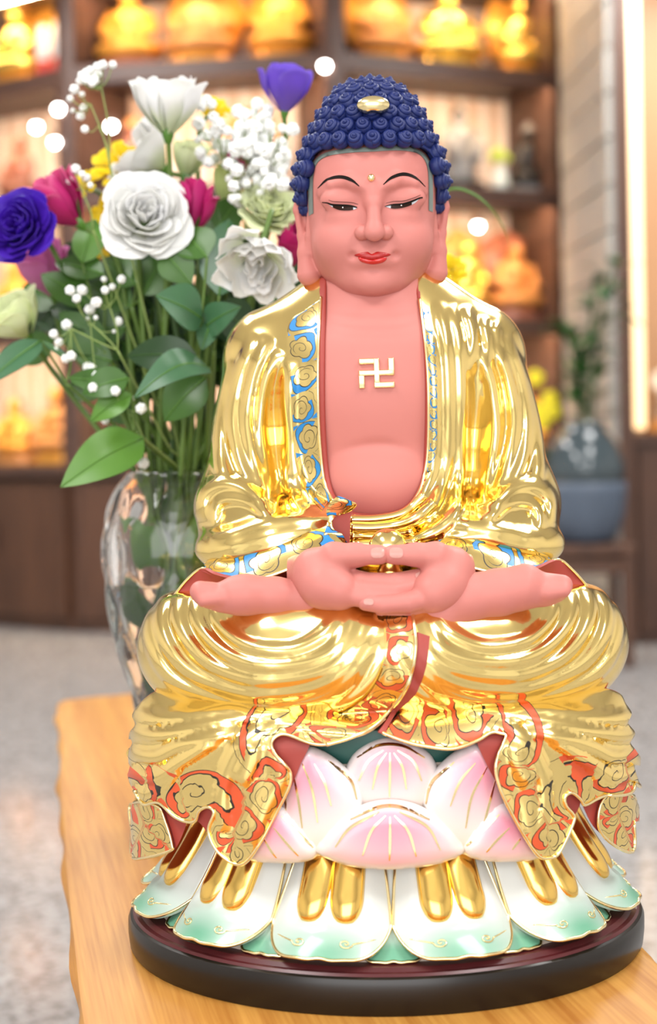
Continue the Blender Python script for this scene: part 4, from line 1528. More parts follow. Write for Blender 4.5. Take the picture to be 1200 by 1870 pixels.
def lotus_petal(phi0, half, hgt, green, lobes, tmax=1.0):
    m, n = 30, 41
    t = np.linspace(0, 1, m); s = np.linspace(-1, 1, n)
    Sg, Tg = np.meshgrid(s, t)
    tend = tmax * (1.0 - (0.30 if lobes else 0.25) * np.abs(Sg) ** 4 - 0.035 * np.exp(-(Sg / 0.16) ** 2) + 0.012 * np.cos(Sg * 9))
    TT = Tg * tend
    wid = half * (0.86 + 0.14 * np.sin(np.clip(TT / 0.9, 0, 1) * math.pi * 0.55)) * (1 - 0.10 * np.clip((TT - 0.8) / 0.2, 0, 1) ** 2)
    bul = hgt * (1 - np.abs(Sg) ** 2.6) * (0.6 + 0.4 * np.sin(TT * math.pi * 0.8)) + 0.0035 * np.clip((TT - 0.75) / 0.25, 0, 1) ** 2 + (0.0022 if lobes else -0.003)
    # hollow that holds the lobes
    hol = np.exp(-((np.abs(Sg) - 0.30) / 0.30) ** 4) * np.clip((0.73 - TT) / 0.06, 0, 1) * np.clip(TT / 0.2, 0, 1)
    bul = bul - (0.0028 * hol if lobes else 0)
    P = skirt_pt(phi0 + wid * Sg, TT, bul)
    V = P.reshape(-1, 3)
    inner = skirt_pt(phi0 + wid * Sg, TT, bul - 0.004).reshape(-1, 3)
    k = m * n
    idx = np.arange(k).reshape(m, n)
    q = np.stack([idx[:-1, :-1], idx[1:, :-1], idx[1:, 1:], idx[:-1, 1:]], -1).reshape(-1, 4)
    rim = np.r_[idx[:, 0], idx[-1, 1:], idx[::-1, -1][1:], idx[0, ::-1][1:-1]]
    r2 = np.roll(rim, -1)
    Q = np.vstack([q, q[:, ::-1] + k, np.stack([rim, rim + k, r2 + k, r2], 1)])
    nn = np.cross(V[q[200][1]] - V[q[200][0]], V[q[200][2]] - V[q[200][0]])
    if nn.dot(V[q[200][0]] * np.array([1, 1, 0])) < 0: Q = Q[:, ::-1]
    gr = np.clip((TT - 0.56) / 0.34, 0, 1) ** 1.1 * (0.45 + 0.55 * np.exp(-(Sg / 0.55) ** 2)) + (0.65 * np.clip((TT - .8) / .2, 0, 1) if green else 0)
    c = mixc((0.66, 0.69, 0.66), (0.13, 0.34, 0.22), gr.ravel())
    o = mesh_obj('lotus_petal', np.vstack([V, inner]), Q, M_pet, STATUE, True, None, None, {'col': np.vstack([c, c])})
    mk_sharp(o, 70)
    # gilt outline
    ed = np.vstack([P[::-1, 0], P[0:1, 1:-1].reshape(-1, 3)[:0], P[0:0, 0]])
    line = np.vstack([P[2:, 0], P[-1, 1:], P[-2:1:-1, -1]])
    Vt, Ft = tube_mesh(line, 0.0011, 6)
    mesh_obj('gilt_outline', Vt, Ft, M_gold_trim, o)
    if lobes:
        for sg in (-1, 1):
            # lobe: half-sunk elongated drop following the petal
            tt = np.linspace(0.02, 0.70, 24)
            prof = 0.0150 * np.sqrt(np.clip(1 - ((tt - 0.48) / 0.222) ** 2, 0, 1)) * 0.82
            prof = np.where(tt < 0.48, 0.0122 + 0.0 * tt, prof); prof[-1] = 0.0
            a = np.linspace(0, 2 * math.pi, 16, endpoint=False)
            VV = []
            for ti, pr in zip(tt, prof):
                wi = half * 0.93
                ph = phi0 + sg * (0.27 + 0.05 * ti) * wi
                c0 = skirt_pt(np.array(ph), np.array(ti), np.array(hgt * 0.62 + 0.002))
                tg = skirt_pt(np.array(ph), np.array(ti + 0.02), np.array(hgt * 0.6 + 0.002)) - c0; tg /= np.linalg.norm(tg)
                sd = np.array([math.cos(ph), OB * math.sin(ph), 0]); sd /= np.linalg.norm(sd)
                nr = np.cross(sd, tg); nr /= np.linalg.norm(nr)
                if nr.dot([math.sin(ph), -math.cos(ph), 0.5]) < 0: nr = -nr
                for b in a:
                    VV.append(c0 + sd * pr * 0.92 * math.cos(b) + nr * pr * 0.62 * math.sin(b))
            FF = []
            mm = len(tt)
            for i in range(mm - 1):
                for j in range(16):
                    FF.append((i * 16 + j, i * 16 + (j + 1) % 16, (i + 1) * 16 + (j + 1) % 16, (i + 1) * 16 + j))
            FF.append(tuple(range(16)))
            mesh_obj('gilt_lobe', VV, FF, M_gold_deep, o)
        # little scrolls near the rim
        for sg in (-1, 1):
            th = np.linspace(0, 1, 26)
            rr = 0.085 * (1 - th) ** 0.8
            aa = th * 2 * math.pi * 1.4
            ss = sg * (0.36 + rr * 1.3 * np.cos(aa)); t2 = 0.85 + rr * 0.45 * np.sin(aa)
            ss = np.r_[sg * np.linspace(0.80, 0.47, 8), ss]; t2 = np.r_[np.linspace(0.80, 0.85, 8), t2]
            wi = half * 0.95
            b2 = 0.0022 + hgt * (1 - np.abs(ss) ** 2.6) * (0.6 + 0.4 * np.sin(t2 * math.pi * 0.8)) + 0.0035 * np.clip((t2 - 0.75) / 0.25, 0, 1) ** 2 + 0.0004
            L = skirt_pt(phi0 + wi * ss, t2, b2)
            Vt, Ft = tube_mesh(L, 0.0005, 5)
            mesh_obj('gilt_scroll', Vt, Ft, M_gold_trim, o)
    return o


for k in range(12):
    lotus_petal(math.radians(15 + 30 * k), math.radians(14.8), 0.0125, False, True)
for k in range(12):
    lotus_petal(math.radians(30 * k), math.radians(9), 0.0035, True, False, 0.985)

# ---- upper pink petals
def pink(outline, tip, off, bul, veins, base=None, name='pink_petal'):
    rad = lambda X: -(0.120 + off) * np.sqrt(np.clip(1 - (X / 0.165) ** 2, 0, 1))
    P = Wl(spline(outline, 6, True), lambda x, z: float(rad(np.array(x))))
    c = P.mean(0); ext = (P.max(0) - P.min(0)) / 2
    T = Wl([tip], lambda x, z: float(rad(np.array(x))))[0]

    def yf(X, Z):
        d = np.clip(-poly_sd(X, Z, P) / (0.62 * ext.min()), 0, 1)
        lip = np.clip(1 - (-poly_sd(X, Z, P)) / 0.0022, 0, 1)
        return rad(X) - bul * np.sqrt(d * (2 - d)) - 0.0004 * lip

    def cf(X, Z):
        d = -poly_sd(X, Z, P)
        dt = np.hypot((X - T[0]) * 0.9, Z - T[1])
        pk = np.exp(-(dt / (0.85 * ext.max())) ** 2) * np.clip((d - 0.001) / 0.006, 0, 1)
        zz = (Z - P[:, 1].min()) / (2 * ext[1])
        b = mixc((0.73, 0.62, 0.48), (0.74, 0.69, 0.68), zz * 1.6)
        return b * (1 - 0.80 * pk[:, None]) + np.array((0.72, 0.17, 0.29)) * 0.80 * pk[:, None]
    o = sheet(name, P, yf, 0.004, 0.0026, M_pet, STATUE, colf=cf, vec=True, edge_round=0.002)
    bv = BVHTree.FromPolygons([v.co[:] for v in o.data.vertices], [p_.vertices[:] for p_ in o.data.polygons])
    for v in veins:
        q = Wl(spline(v, 6), lambda x, z: float(rad(np.array(x))) - bul * 0.7)
        ribbon('gilt_vein', q, [0.0003, 0.0008, 0.0008, 0.0004], lambda x, z: ray_y(bv, x, z)[0], 0.0004, M_gold_trim, o, n=18)
    return o


pink([(712, 1349), (672, 1360), (642, 1384), (628, 1430), (660, 1485), (712, 1495), (770, 1485), (802, 1430), (790, 1384), (756, 1359)], (712, 1370), 0.000, 0.0060,
     [[(706, 1374), (690, 1398), (680, 1440)], [(700, 1370), (672, 1390), (655, 1425)], [(712, 1374), (712, 1410), (711, 1455)], [(719, 1374), (735, 1400), (742, 1440)], [(726, 1370), (755, 1390), (770, 1425)],
      [(652, 1384), (690, 1362), (735, 1362), (776, 1384)]])
pink([(556, 1365), (590, 1374), (625, 1398), (655, 1433), (662, 1480), (625, 1545), (560, 1565), (508, 1530), (515, 1450), (535, 1395)], (548, 1400), 0.005, 0.0085,
     [[(574, 1394), (592, 1425), (605, 1470)], [(552, 1394), (570, 1440), (580, 1500)], [(535, 1410), (545, 1460), (552, 1510)], [(600, 1390), (640, 1425), (652, 1460)], [(520, 1440), (522, 1480)]])
pink([(876, 1357), (838, 1371), (803, 1400), (780, 1435), (775, 1480), (815, 1545), (880, 1565), (938, 1530), (922, 1440), (900, 1385)], (890, 1395), 0.005, 0.0085,
     [[(868, 1392), (840, 1425), (822, 1470)], [(890, 1400), (862, 1450), (850, 1510)], [(830, 1392), (790, 1430), (778, 1470)], [(905, 1425), (892, 1470), (880, 1515)]])
pink([(508, 1474), (540, 1496), (580, 1546), (566, 1572), (500, 1577), (446, 1564), (466, 1508)], (496, 1500), 0.011, 0.0070,
     [[(514, 1490), (545, 1520), (572, 1548)], [(500, 1510), (525, 1540), (545, 1562)], [(482, 1530), (495, 1552), (505, 1566)]])
pink([(918, 1466), (880, 1492), (845, 1543), (862, 1568), (930, 1575), (992, 1562), (965, 1505)], (930, 1500), 0.011, 0.0070,
     [[(912, 1486), (878, 1520), (852, 1546)], [(930, 1510), (905, 1535), (888, 1555)], [(950, 1530), (935, 1550)]])
pink([(712, 1463), (660, 1473), (612, 1503), (576, 1548), (592, 1566), (645, 1584), (712, 1588), (785, 1582), (838, 1564), (848, 1546), (812, 1503), (765, 1473)], (712, 1490), 0.012, 0.0095,
     [[(712, 1490), (712, 1530), (711, 1570)], [(704, 1488), (678, 1515), (662, 1560)], [(720, 1488), (745, 1515), (760, 1562)], [(692, 1482), (640, 1510), (612, 1545)], [(730, 1482), (780, 1508), (804, 1550)], [(640, 1497), (690, 1476), (735, 1476), (785, 1497)]])
# petals round the sides, mostly under the skirt
for sgn in (-1, 1):
    for ph in (62, 92, 122, 152):
        a = math.radians(ph)
        rows = []
        for t in np.linspace(0, 1, 6):
            hw = math.radians(15) * math.sin(math.pi * (0.28 + 0.72 * t)) ** 0.7 + 0.01
            z = 0.090 + 0.055 * t
            rw = []
            for s in np.linspace(-1, 1, 9):
                b = a + s * hw
                R = 0.134 + 0.008 * math.sin(math.pi * t) * (1 - s * s)
                rw.append((sgn * R * math.sin(b), -R * OB * math.cos(b), z - 0.004 * abs(s)))
            rows.append(rw)
        loft('pink_petal', rows, M_pet, STATUE, 18, 3, 0.002, colf=lambda s, t: mixc((0.90, 0.78, 0.66), (0.86, 0.34, 0.44), np.clip(t, 0, 1) ** 2 * (1 - np.abs(s * 2 - 1))))
print('base', time.time() - T0)
# ------------------------------------------------------------------ room shell
def granite():
    m = mat('granite_floor', (0.55, 0.53, 0.51), 0.12)
    nt = m.node_tree; b = nt.nodes['Principled BSDF']
    tc = nt.nodes.new('ShaderNodeTexCoord')
    v = nt.nodes.new('ShaderNodeTexVoronoi'); v.inputs['Scale'].default_value = 120
    n = nt.nodes.new('ShaderNodeTexNoise'); n.inputs['Scale'].default_value = 45; n.inputs['Detail'].default_value = 8; n.inputs['Roughness'].default_value = 0.7
    nt.links.new(tc.outputs['Object'], v.inputs['Vector']); nt.links.new(tc.outputs['Object'], n.inputs['Vector'])
    r = nt.nodes.new('ShaderNodeValToRGB')
    e = r.color_ramp.elements
    e[0].position, e[0].color = 0.30, (0.15, 0.14, 0.135, 1)
    e[1].position, e[1].color = 0.66, (0.44, 0.44, 0.435, 1)
    k = r.color_ramp.elements.new(0.44); k.color = (0.28, 0.27, 0.265, 1)
    k = r.color_ramp.elements.new(0.54); k.color = (0.36, 0.355, 0.35, 1)
    mx = nt.nodes.new('ShaderNodeMix'); mx.data_type = 'RGBA'; mx.inputs[0].default_value = 0.35
    sp = nt.nodes.new('ShaderNodeSeparateColor'); nt.links.new(v.outputs['Color'], sp.inputs[0])
    ad = nt.nodes.new('ShaderNodeMath'); ad.operation = 'MULTIPLY_ADD'; ad.inputs[1].default_value = 0.25
    nt.links.new(sp.outputs[0], ad.inputs[0])
    sb = nt.nodes.new('ShaderNodeMath'); sb.operation = 'SUBTRACT'; sb.inputs[1].default_value = 0.125
    nt.links.new(n.outputs['Fac'], sb.inputs[0]); nt.links.new(sb.outputs[0], ad.inputs[2])
    nt.links.new(ad.outputs[0], r.inputs[0]); nt.links.new(r.outputs[0], b.inputs['Base Color'])
    return m


def wood(name, c1, c2, rough, scale=(14, 1.2, 14), det=6, coat=0.0, axis_obj=True):
    m = mat(name, c1, rough, coat=coat)
    nt = m.node_tree; b = nt.nodes['Principled BSDF']
    tc = nt.nodes.new('ShaderNodeTexCoord'); mp = nt.nodes.new('ShaderNodeMapping')
    mp.inputs['Scale'].default_value = scale
    rt = nt.nodes.new('ShaderNodeMapping'); rt.name = 'grain_turn'
    nt.links.new(tc.outputs['Object'], rt.inputs['Vector']); nt.links.new(rt.outputs['Vector'], mp.inputs['Vector'])
    n = nt.nodes.new('ShaderNodeTexNoise'); n.inputs['Scale'].default_value = 1.0; n.inputs['Detail'].default_value = det; n.inputs['Distortion'].default_value = 0.6
    nt.links.new(mp.outputs['Vector'], n.inputs['Vector'])
    w = nt.nodes.new('ShaderNodeTexNoise'); w.inputs['Scale'].default_value = 6.0; w.inputs['Detail'].default_value = 2
    nt.links.new(mp.outputs['Vector'], w.inputs['Vector'])
    a = nt.nodes.new('ShaderNodeMath'); a.operation = 'MULTIPLY_ADD'; a.inputs[1].default_value = 0.4
    nt.links.new(w.outputs['Fac'], a.inputs[0])
    s = nt.nodes.new('ShaderNodeMath'); s.operation = 'MULTIPLY'; s.inputs[1].default_value = 0.6
    nt.links.new(n.outputs['Fac'], s.inputs[0]); nt.links.new(s.outputs[0], a.inputs[2])
    r = nt.nodes.new('ShaderNodeValToRGB')
    r.color_ramp.elements[0].position, r.color_ramp.elements[0].color = 0.34, (*c2, 1)
    r.color_ramp.elements[1].position, r.color_ramp.elements[1].color = 0.62, (*c1, 1)
    nt.links.new(a.outputs[0], r.inputs[0]); nt.links.new(r.outputs[0], b.inputs['Base Color'])
    return m


M_floor = granite()
M_brown = wood('brown_cabinet_wood', (0.105, 0.045, 0.024), (0.060, 0.025, 0.014), 0.4, (6, 6, 1.0))
M_frame = wood('dark_shelf_wood', (0.10, 0.05, 0.035), (0.06, 0.03, 0.022), 0.45, (2, 8, 8))
M_panel = mat('peach_back_panel', (0.80, 0.60, 0.47), 0.5, noise=0.15, nscale=3)
M_slat = mat('pale_slat', (0.88, 0.80, 0.74), 0.35)
M_wall = mat('white_wall', (0.70, 0.69, 0.67), 0.6, noise=0.05, nscale=2)
M_led = mat('warm_led', (1, 0.9, 0.75), 0.5, emit=(1.0, 0.70, 0.42), estr=48.0)
M_spot = mat('white_lamp', (1, 1, 1), 0.5, emit=(1.0, 0.95, 0.9), estr=25.0)

mb = MB(); mb.box((0, 1.5, FLOOR_Z - 0.05), (7.2, 11.0, 0.1))
tag(mb.build('floor', M_floor, None, False), 'polished pale grey granite floor of the shop', None, None, 'structure')
mb = MB(); mb.box((0, 1.5, 2.45), (7.2, 11.0, 0.1))
tag(mb.build('ceiling', M_wall, None, False), 'white ceiling of the shop', None, None, 'structure')
mb = MB(); mb.box((0, 7.05, 1.0), (7.2, 0.1, 3.0))
tag(mb.build('wall_back', M_wall, None, False), 'white back wall behind the display shelves', None, None, 'structure')
mb = MB(); mb.box((-3.65, 1.5, 1.0), (0.1, 11.0, 3.0))
tag(mb.build('wall_left', M_wall, None, False), 'white left side wall of the shop', None, None, 'structure')
mb = MB(); mb.box((3.65, 1.5, 1.0), (0.1, 11.0, 3.0))
tag(mb.build('wall_right', M_wall, None, False), 'white right side wall of the shop', None, None, 'structure')

# ------------------------------------------------------------------ table: live-edge slab
def G(px, py):
    """point of the table-top plane seen at a pixel"""
    xc, yc = (px - 600.0) / F, (HOR - py) / F
    X = xc * cR + yc * sR; Z = -xc * sR + yc * cR
    d = -ZC / Z
    return np.array([CX + X * d, d - D])


left = [(150, 1905), (145, 1870), (136, 1800), (126, 1700), (116, 1600), (112, 1540), (111, 1500), (105, 1450), (104, 1420), (108, 1370), (106, 1340), (101, 1310), (102, 1292)]
Lp = np.array([G(*p) for p in left])
back = np.array([G(*p) for p in [(108, 1280), (140, 1274), (190, 1269), (246, 1264)]])
r0, r1 = G(1200, 1784), G(1161, 1760)
bd = (back[-1] - back[0]) / np.linalg.norm(back[-1] - back[0])
wide = 0.40
edge_dir = (Lp[-1] - Lp[3]) / np.linalg.norm(Lp[-1] - Lp[3])
rb = back[0] + bd * (wide + 0.03)
right = [rb, (0.02, 0.75), (0.075, 0.55), (0.118, 0.35), (0.150, 0.18), (0.166, 0.08), (0.179, 0.0), (0.188, -0.08), (0.197, -0.18), (0.203, -0.28)]
front = [np.array([0.19, -0.36]), np.array([0.02, -0.38]), np.array([-0.14, -0.36]), np.array([-0.172, -0.26])]
ol = spline(np.vstack([Lp[1:], back, np.array(right), np.array(front)]), 4, True)
m_ = len(ol)
cen = ol.mean(0)
V = []
for z, inset in ((-0.040, 0.030), (-0.034, 0.016), (-0.022, 0.004), (-0.006, 0.0), (-0.001, 0.003), (0.0, 0.008)):
    d_ = ol - cen
    nrm = np.stack([np.gradient(np.r_[ol[-1:, 1], ol[:, 1], ol[:1, 1]])[1:-1], -np.gradient(np.r_[ol[-1:, 0], ol[:, 0], ol[:1, 0]])[1:-1]], 1)
    nrm /= np.linalg.norm(nrm, axis=1)[:, None]
    if (nrm * d_).sum() < 0: nrm = -nrm
    wob = 0.002 * np.sin(np.arange(m_) * 0.9 + z * 90)
    for p in ol - nrm * (inset + wob * (z < -0.002))[:, None]:
        V.append((p[0], p[1], z))
Fc = []
for k in range(5):
    for i in range(m_):
        Fc.append((k * m_ + i, k * m_ + (i + 1) % m_, (k + 1) * m_ + (i + 1) % m_, (k + 1) * m_ + i))
Fc.append(tuple(range(m_ - 1, -1, -1))); Fc.append(tuple(range(5 * m_, 6 * m_)))
TABLE = thing('slab_table', 'honey-coloured live-edge wooden slab table under the statue and vase', 'table', (0, 0, FLOOR_Z))
M_table = wood('honey_table_wood', (0.50, 0.245, 0.052), (0.33, 0.125, 0.020), 0.42, (60, 1.6, 60), coat=0.0)
M_table.node_tree.nodes['grain_turn'].inputs['Rotation'].default_value = (0, 0, -0.23)
M_table.node_tree.nodes['Principled BSDF'].inputs['Specular IOR Level'].default_value = 0.25
top = mesh_obj('table_top', [(a, b, c - FLOOR_Z) for a, b, c in V], Fc, M_table, TABLE)
bm = bmesh.new(); bm.from_mesh(top.data); bmesh.ops.recalc_face_normals(bm, faces=bm.faces[:]); bm.to_mesh(top.data); bm.free()
mk_sharp(top, 35)
for cpt in (cen + np.array([0.10, -0.50]), cen + np.array([-0.08, 0.45])):
    mb = MB(); mb.box((cpt[0], cpt[1], 0.205), (0.26, 0.06, 0.41), (0, 0, 0.2), 0, 0.004)
    mb.build('trestle_leg', M_table, TABLE)
print('table', ol.min(0), ol.max(0))
# ------------------------------------------------------------------ display cabinets across the back of the shop
ZS = [1.966, 1.436, 0.868, 0.265]           # shelf tops
nodes = []
for px, dep in ((-150, 6.75), (128, 6.22), (622, 6.02), (1036, 6.45)):
    q = W(px, 800, dep - D)
    nodes.append((q[0], dep - D))
names = ['tall brown display cabinet at the far left behind the bouquet', 'tall brown display cabinet directly behind the bouquet and head', 'tall brown display cabinet between the head and the stone wall']
CABS = []
for i in range(3):
    (xa, ya), (xb, yb) = nodes[i], nodes[i + 1]
    L = math.hypot(xb - xa, yb - ya)
    ang = math.atan2(yb - ya, xb - xa)
    c = thing('display_cabinet', names[i], 'cabinet', ((xa + xb) / 2, (ya + yb) / 2, FLOOR_Z))
    c.rotation_euler = (0, 0, ang)
    CABS.append((c, L, ang))
    z0 = -FLOOR_Z
    dep = 0.42
    def part(nm, cc, dd, m, par=None, bev=0.0):
        mb = MB(); mb.box(cc, dd, None, 0, bev)
        return mb.build(nm, m, par or c, False)
    # base with doors, worktop
    part('base_carcass', (0, dep / 2 + 0.01, 0.325), (L - 0.01, dep, 0.65), M_brown)
    nd = max(2, round(L / 0.42))
    for k in range(nd):
        w_ = (L - 0.03) / nd
        d_ = part('door', (-L / 2 + 0.015 + w_ * (k + 0.5), -0.008, 0.345), (w_ - 0.012, 0.022, 0.58), M_brown, None, 0.004)
        part('handle', (-L / 2 + 0.015 + w_ * (k + 0.5) + (w_ / 2 - 0.05) * (1 if k % 2 == 0 else -1), -0.026, 0.40), (0.012, 0.018, 0.12), M_frame, d_)
    part('counter', (0, dep / 2 - 0.01, 0.69), (L, dep + 0.06, 0.05), M_frame, None, 0.005)
    # back panel with slats
    bp = part('back_panel', (0, dep + 0.015, 1.75), (L, 0.02, 2.10), M_panel)
    ns = int(L / 0.10)
    for k in range(ns):
        part('slat', (-L / 2 + (k + 0.5) * L / ns, dep - 0.002, 1.75), (0.035, 0.014, 2.08), M_slat, bp)
    for sx in (-1, 1):
        part('upright', (sx * (L / 2 - 0.022), dep / 2, 1.75), (0.044, dep, 2.10), M_frame)
    for z in ZS[:3]:
        sh = part('shelf', (0, dep / 2 + 0.0, z + z0 - 0.02), (L - 0.09, dep - 0.01, 0.04), M_frame)
        part('fascia', (0, 0.007, z + z0 - 0.033), (L - 0.09, 0.014, 0.074), M_frame, sh)
        part('led_strip', (0, 0.030, z + z0 - 0.044), (L - 0.14, 0.026, 0.008), M_led, sh)
    tp = part('top_board', (0, dep / 2, 2.82), (L, dep, 0.05), M_frame)
    part('led_strip', (0, 0.045, 2.79), (L - 0.14, 0.02, 0.012), M_led, tp)

# figures on the shelves
M_amber = mat('amber_gilt_wood', (0.95, 0.52, 0.10), 0.3, 0.35, noise=0.5, nscale=14, color2=(0.72, 0.26, 0.03))
M_honey = mat('honey_carved_wood', (0.85, 0.42, 0.12), 0.35, 0.1, noise=0.5, nscale=18, color2=(0.45, 0.15, 0.04))
M_redwood = mat('red_brown_carved_wood', (0.42, 0.15, 0.09), 0.3, noise=0.4, nscale=16)
M_dark = mat('dark_bronze', (0.05, 0.045, 0.042), 0.25, 0.4, noise=0.5, nscale=12)
M_grey = mat('grey_stone', (0.34, 0.33, 0.32), 0.4, noise=0.4, nscale=10)
M_gilt2 = mat('bright_gilt', (0.98, 0.68, 0.16), 0.25, 0.8)


def figure(name, label, x, y, z, h, m, m2, halo=True, stand=False, wide=1.0, seed=0):
    """small carved figure: stepped base, robe, torso, arms, head, crown, optional halo"""
    r = random.Random(seed)
    t = thing(name, label, 'figurine', (x, y, z), 'carved figures on the shelves')
    w = h * 0.34 * wide
    def P(nm, fn, mm):
        mb = MB(); fn(mb); mb.build(nm, mm, t)
    P('base', lambda b: b.lathe([(w * .82, 0), (w * .86, h * .02), (w * .86, h * .06), (w * .74, h * .09), (w * .80, h * .13), (w * .60, h * .15)], 20, (0, 0, 0), 1, .7), m2)
    if stand:
        P('robe', lambda b: b.lathe([(w * .50, h * .14), (w * .52, h * .25), (w * .40, h * .45), (w * .42, h * .60), (w * .46, h * .70), (w * .22, h * .79)], 18, (0, 0, 0), 1, .75), m)
        for s in (-1, 1):
            P('sleeve', lambda b: b.tube([(s * w * .42, 0, h * .70), (s * w * .56, -w * .2, h * .55), (s * w * .30, -w * .45, h * .48), (s * w * .36, -w * .35, h * .30)], [w * .14, w * .18, w * .20, w * .10], 8), m)
    else:
        P('lap', lambda b: b.ball((0, -w * .10, h * .24), (w * .86, w * .62, h * .12), 18, 10), m)
        P('torso', lambda b: b.lathe([(w * .55, h * .20), (w * .46, h * .35), (w * .42, h * .48), (w * .48, h * .60), (w * .20, h * .70)], 18, (0, 0, 0), 1, .7), m)
        for s in (-1, 1):
            P('arm', lambda b: b.tube([(s * w * .44, 0, h * .62), (s * w * .62, -w * .12, h * .45), (s * w * .40, -w * .45, h * .36), (s * w * .08, -w * .55, h * .35)], [w * .13, w * .16, w * .15, w * .08], 8), m)
    hz = h * (.84 if stand else .77)
    P('head', lambda b: b.ball((0, -w * .05, hz), (w * .22, w * .24, h * .085), 14, 10), m)
    P('crown', lambda b: b.lathe([(w * .22, hz + h * .03), (w * .24, hz + h * .06), (w * .16, hz + h * .09), (w * .10, hz + h * .13), (w * .02, hz + h * .15)], 14), m2)
    if halo:
        def hf(b):
            n = 26
            V = []
            for k in range(n):
                a = 2 * math.pi * k / n
                rr = 1 + 0.05 * math.cos(a * 8)
                V.append((w * .95 * rr * math.cos(a), w * .45, h * .60 + h * .42 * rr * math.sin(a)))
            V += [(p[0], p[1] + w * .10, p[2]) for p in V]
            b.add(V, [tuple(range(n)), tuple(range(2 * n - 1, n - 1, -1))] + [(k, n + k, n + (k + 1) % n, (k + 1) % n) for k in range(n)])
        P('halo', hf, m2)
    return t


def shelf_spot(px, zi, back=0.20):
    """place on the shelf zi at image column px"""
    for i in range(3):
        (xa, ya), (xb, yb) = nodes[i], nodes[i + 1]
        best = None
        for k in range(81):
            s = k / 80
            x, y = xa + (xb - xa) * s, ya + (yb - ya) * s
            ang = math.atan2(yb - ya, xb - xa)
            x2, y2 = x - math.sin(ang) * back, y + math.cos(ang) * back
            d = y2 + D
            u = 600 + F * ((x2 - CX) / d)
            z = ZS[zi]
            u = u - sR * F * (z - ZC) / d
            if best is None or abs(u - px) < best[0]: best = (abs(u - px), x2, y2, ang)
        if best[0] < 12:
            return best[1], best[2], ZS[zi], best[3]
    return best[1], best[2], ZS[zi], best[3]


FIGS = [
    (35, 0, 0.46, M_gilt2, M_amber, True, False, 1.1, 'gilded figure with round halo at the far left of the top shelf'),
    (238, 0, 0.44, M_amber, M_redwood, False, False, 1.2, 'amber carved figure on the top shelf above the white rose'),
    (372, 0, 0.44, M_honey, M_amber, True, False, 1.3, 'honey carved figure with halo, second right of the left upright'),
    (515, 0, 0.44, M_amber, M_amber, True, False, 1.15, 'amber haloed figure on the top shelf above the purple rose'),
    (700, 0, 0.44, M_honey, M_amber, True, False, 1.15, 'honey figure with glowing base on the top shelf above the curls'),
    (815, 0, 0.42, M_gilt2, M_gilt2, False, False, 1.45, 'wide bright golden figure in the middle of the right top shelf'),
    (948, 0, 0.44, M_gilt2, M_amber, True, False, 0.95, 'narrow bright golden figure at the right end of the top shelf'),
    (40, 1, 0.36, M_redwood, M_redwood, False, False, 1.1, 'red-brown carved figure at the left end of the second shelf'),
    (240, 1, 0.38, M_redwood, M_honey, False, False, 1.2, 'red-brown carved figure on the second shelf behind the white rose'),
    (450, 1, 0.36, M_redwood, M_honey, True, False, 1.1, "red-brown haloed figure on the second shelf behind the baby's breath"),
    (838, 1, 0.40, M_grey, M_dark, False, True, 1.15, 'grey standing figure on the second shelf right of the curls'),
    (966, 1, 0.38, M_dark, M_grey, False, False, 1.05, 'black seated figure at the right end of the second shelf'),
    (25, 2, 0.36, M_amber, M_honey, True, False, 1.1, 'amber figure with halo on the third shelf behind the purple rose'),
    (855, 2, 0.42, M_gilt2, M_honey, True, False, 0.9, 'golden haloed figure on the third shelf beside the ear lobe'),
    (940, 2, 0.42, M_honey, M_redwood, True, False, 1.15, 'brown carved figure on the third shelf next to the stone wall'),
    (30, 3, 0.34, M_amber, M_honey, False, False, 1.3, 'orange carved figure on the counter at the far left edge'),
    (105, 3, 0.38, M_honey, M_amber, False, False, 1.2, 'orange-brown carved figure on the counter left of the green leaves'),
    (1000, 3, 0.40, M_amber, M_honey, True, False, 1.0, 'amber haloed figure on the counter behind the golden shoulder'),
]
for k, (px, zi, h, m, m2, halo, stand, wide, lab) in enumerate(FIGS):
    x, y, z, ang = shelf_spot(px, zi)
    f = figure('carved_figure', lab, x, y, z, h, m, m2, halo, stand, wide, k)
    f.rotation_euler = (0, 0, ang)
# red and white altar vases near the left upright, small green-topped vase on the second shelf
for px, lab in ((78, 'white and red candle holder beside the gilded figure, left one'), (104, 'white and red candle holder next to the left upright')):
    x, y, z, ang = shelf_spot(px, 0, 0.12)
    t = thing('candle_holder', lab, 'candle holder', (x, y, z), 'candle holders on the top shelf')
    mb = MB(); mb.lathe([(.035, 0), (.038, .02), (.028, .06), (.030, .09)], 16); mb.build('foot', mat('holder_red', (0.5, 0.03, 0.02), 0.3), t)
    mb = MB(); mb.lathe([(.024, .09), (.026, .12), (.022, .22), (.012, .25)], 16); mb.build('candle', M_white, t)
x, y, z, ang = shelf_spot(912, 1, 0.10)
t = thing('posy_vase', 'small white vase with yellow-green posy between grey and black figures', 'vase', (x, y, z))
mb = MB(); mb.lathe([(.025, 0), (.040, .03), (.036, .08), (.018, .11), (.022, .125)], 18); mb.build('vase_body', mat('celadon', (0.65, 0.72, 0.68), 0.25), t)
M_lime = mat('lime_green', (0.55, 0.72, 0.10), 0.5)
for k in range(7):
    a = k * 0.9
    mb = MB(); mb.ball((.028 * math.cos(a), .024 * math.sin(a), .155 + .012 * (k % 3)), (.022, .02, .02), 8, 6); mb.build('bloom', M_lime, t)
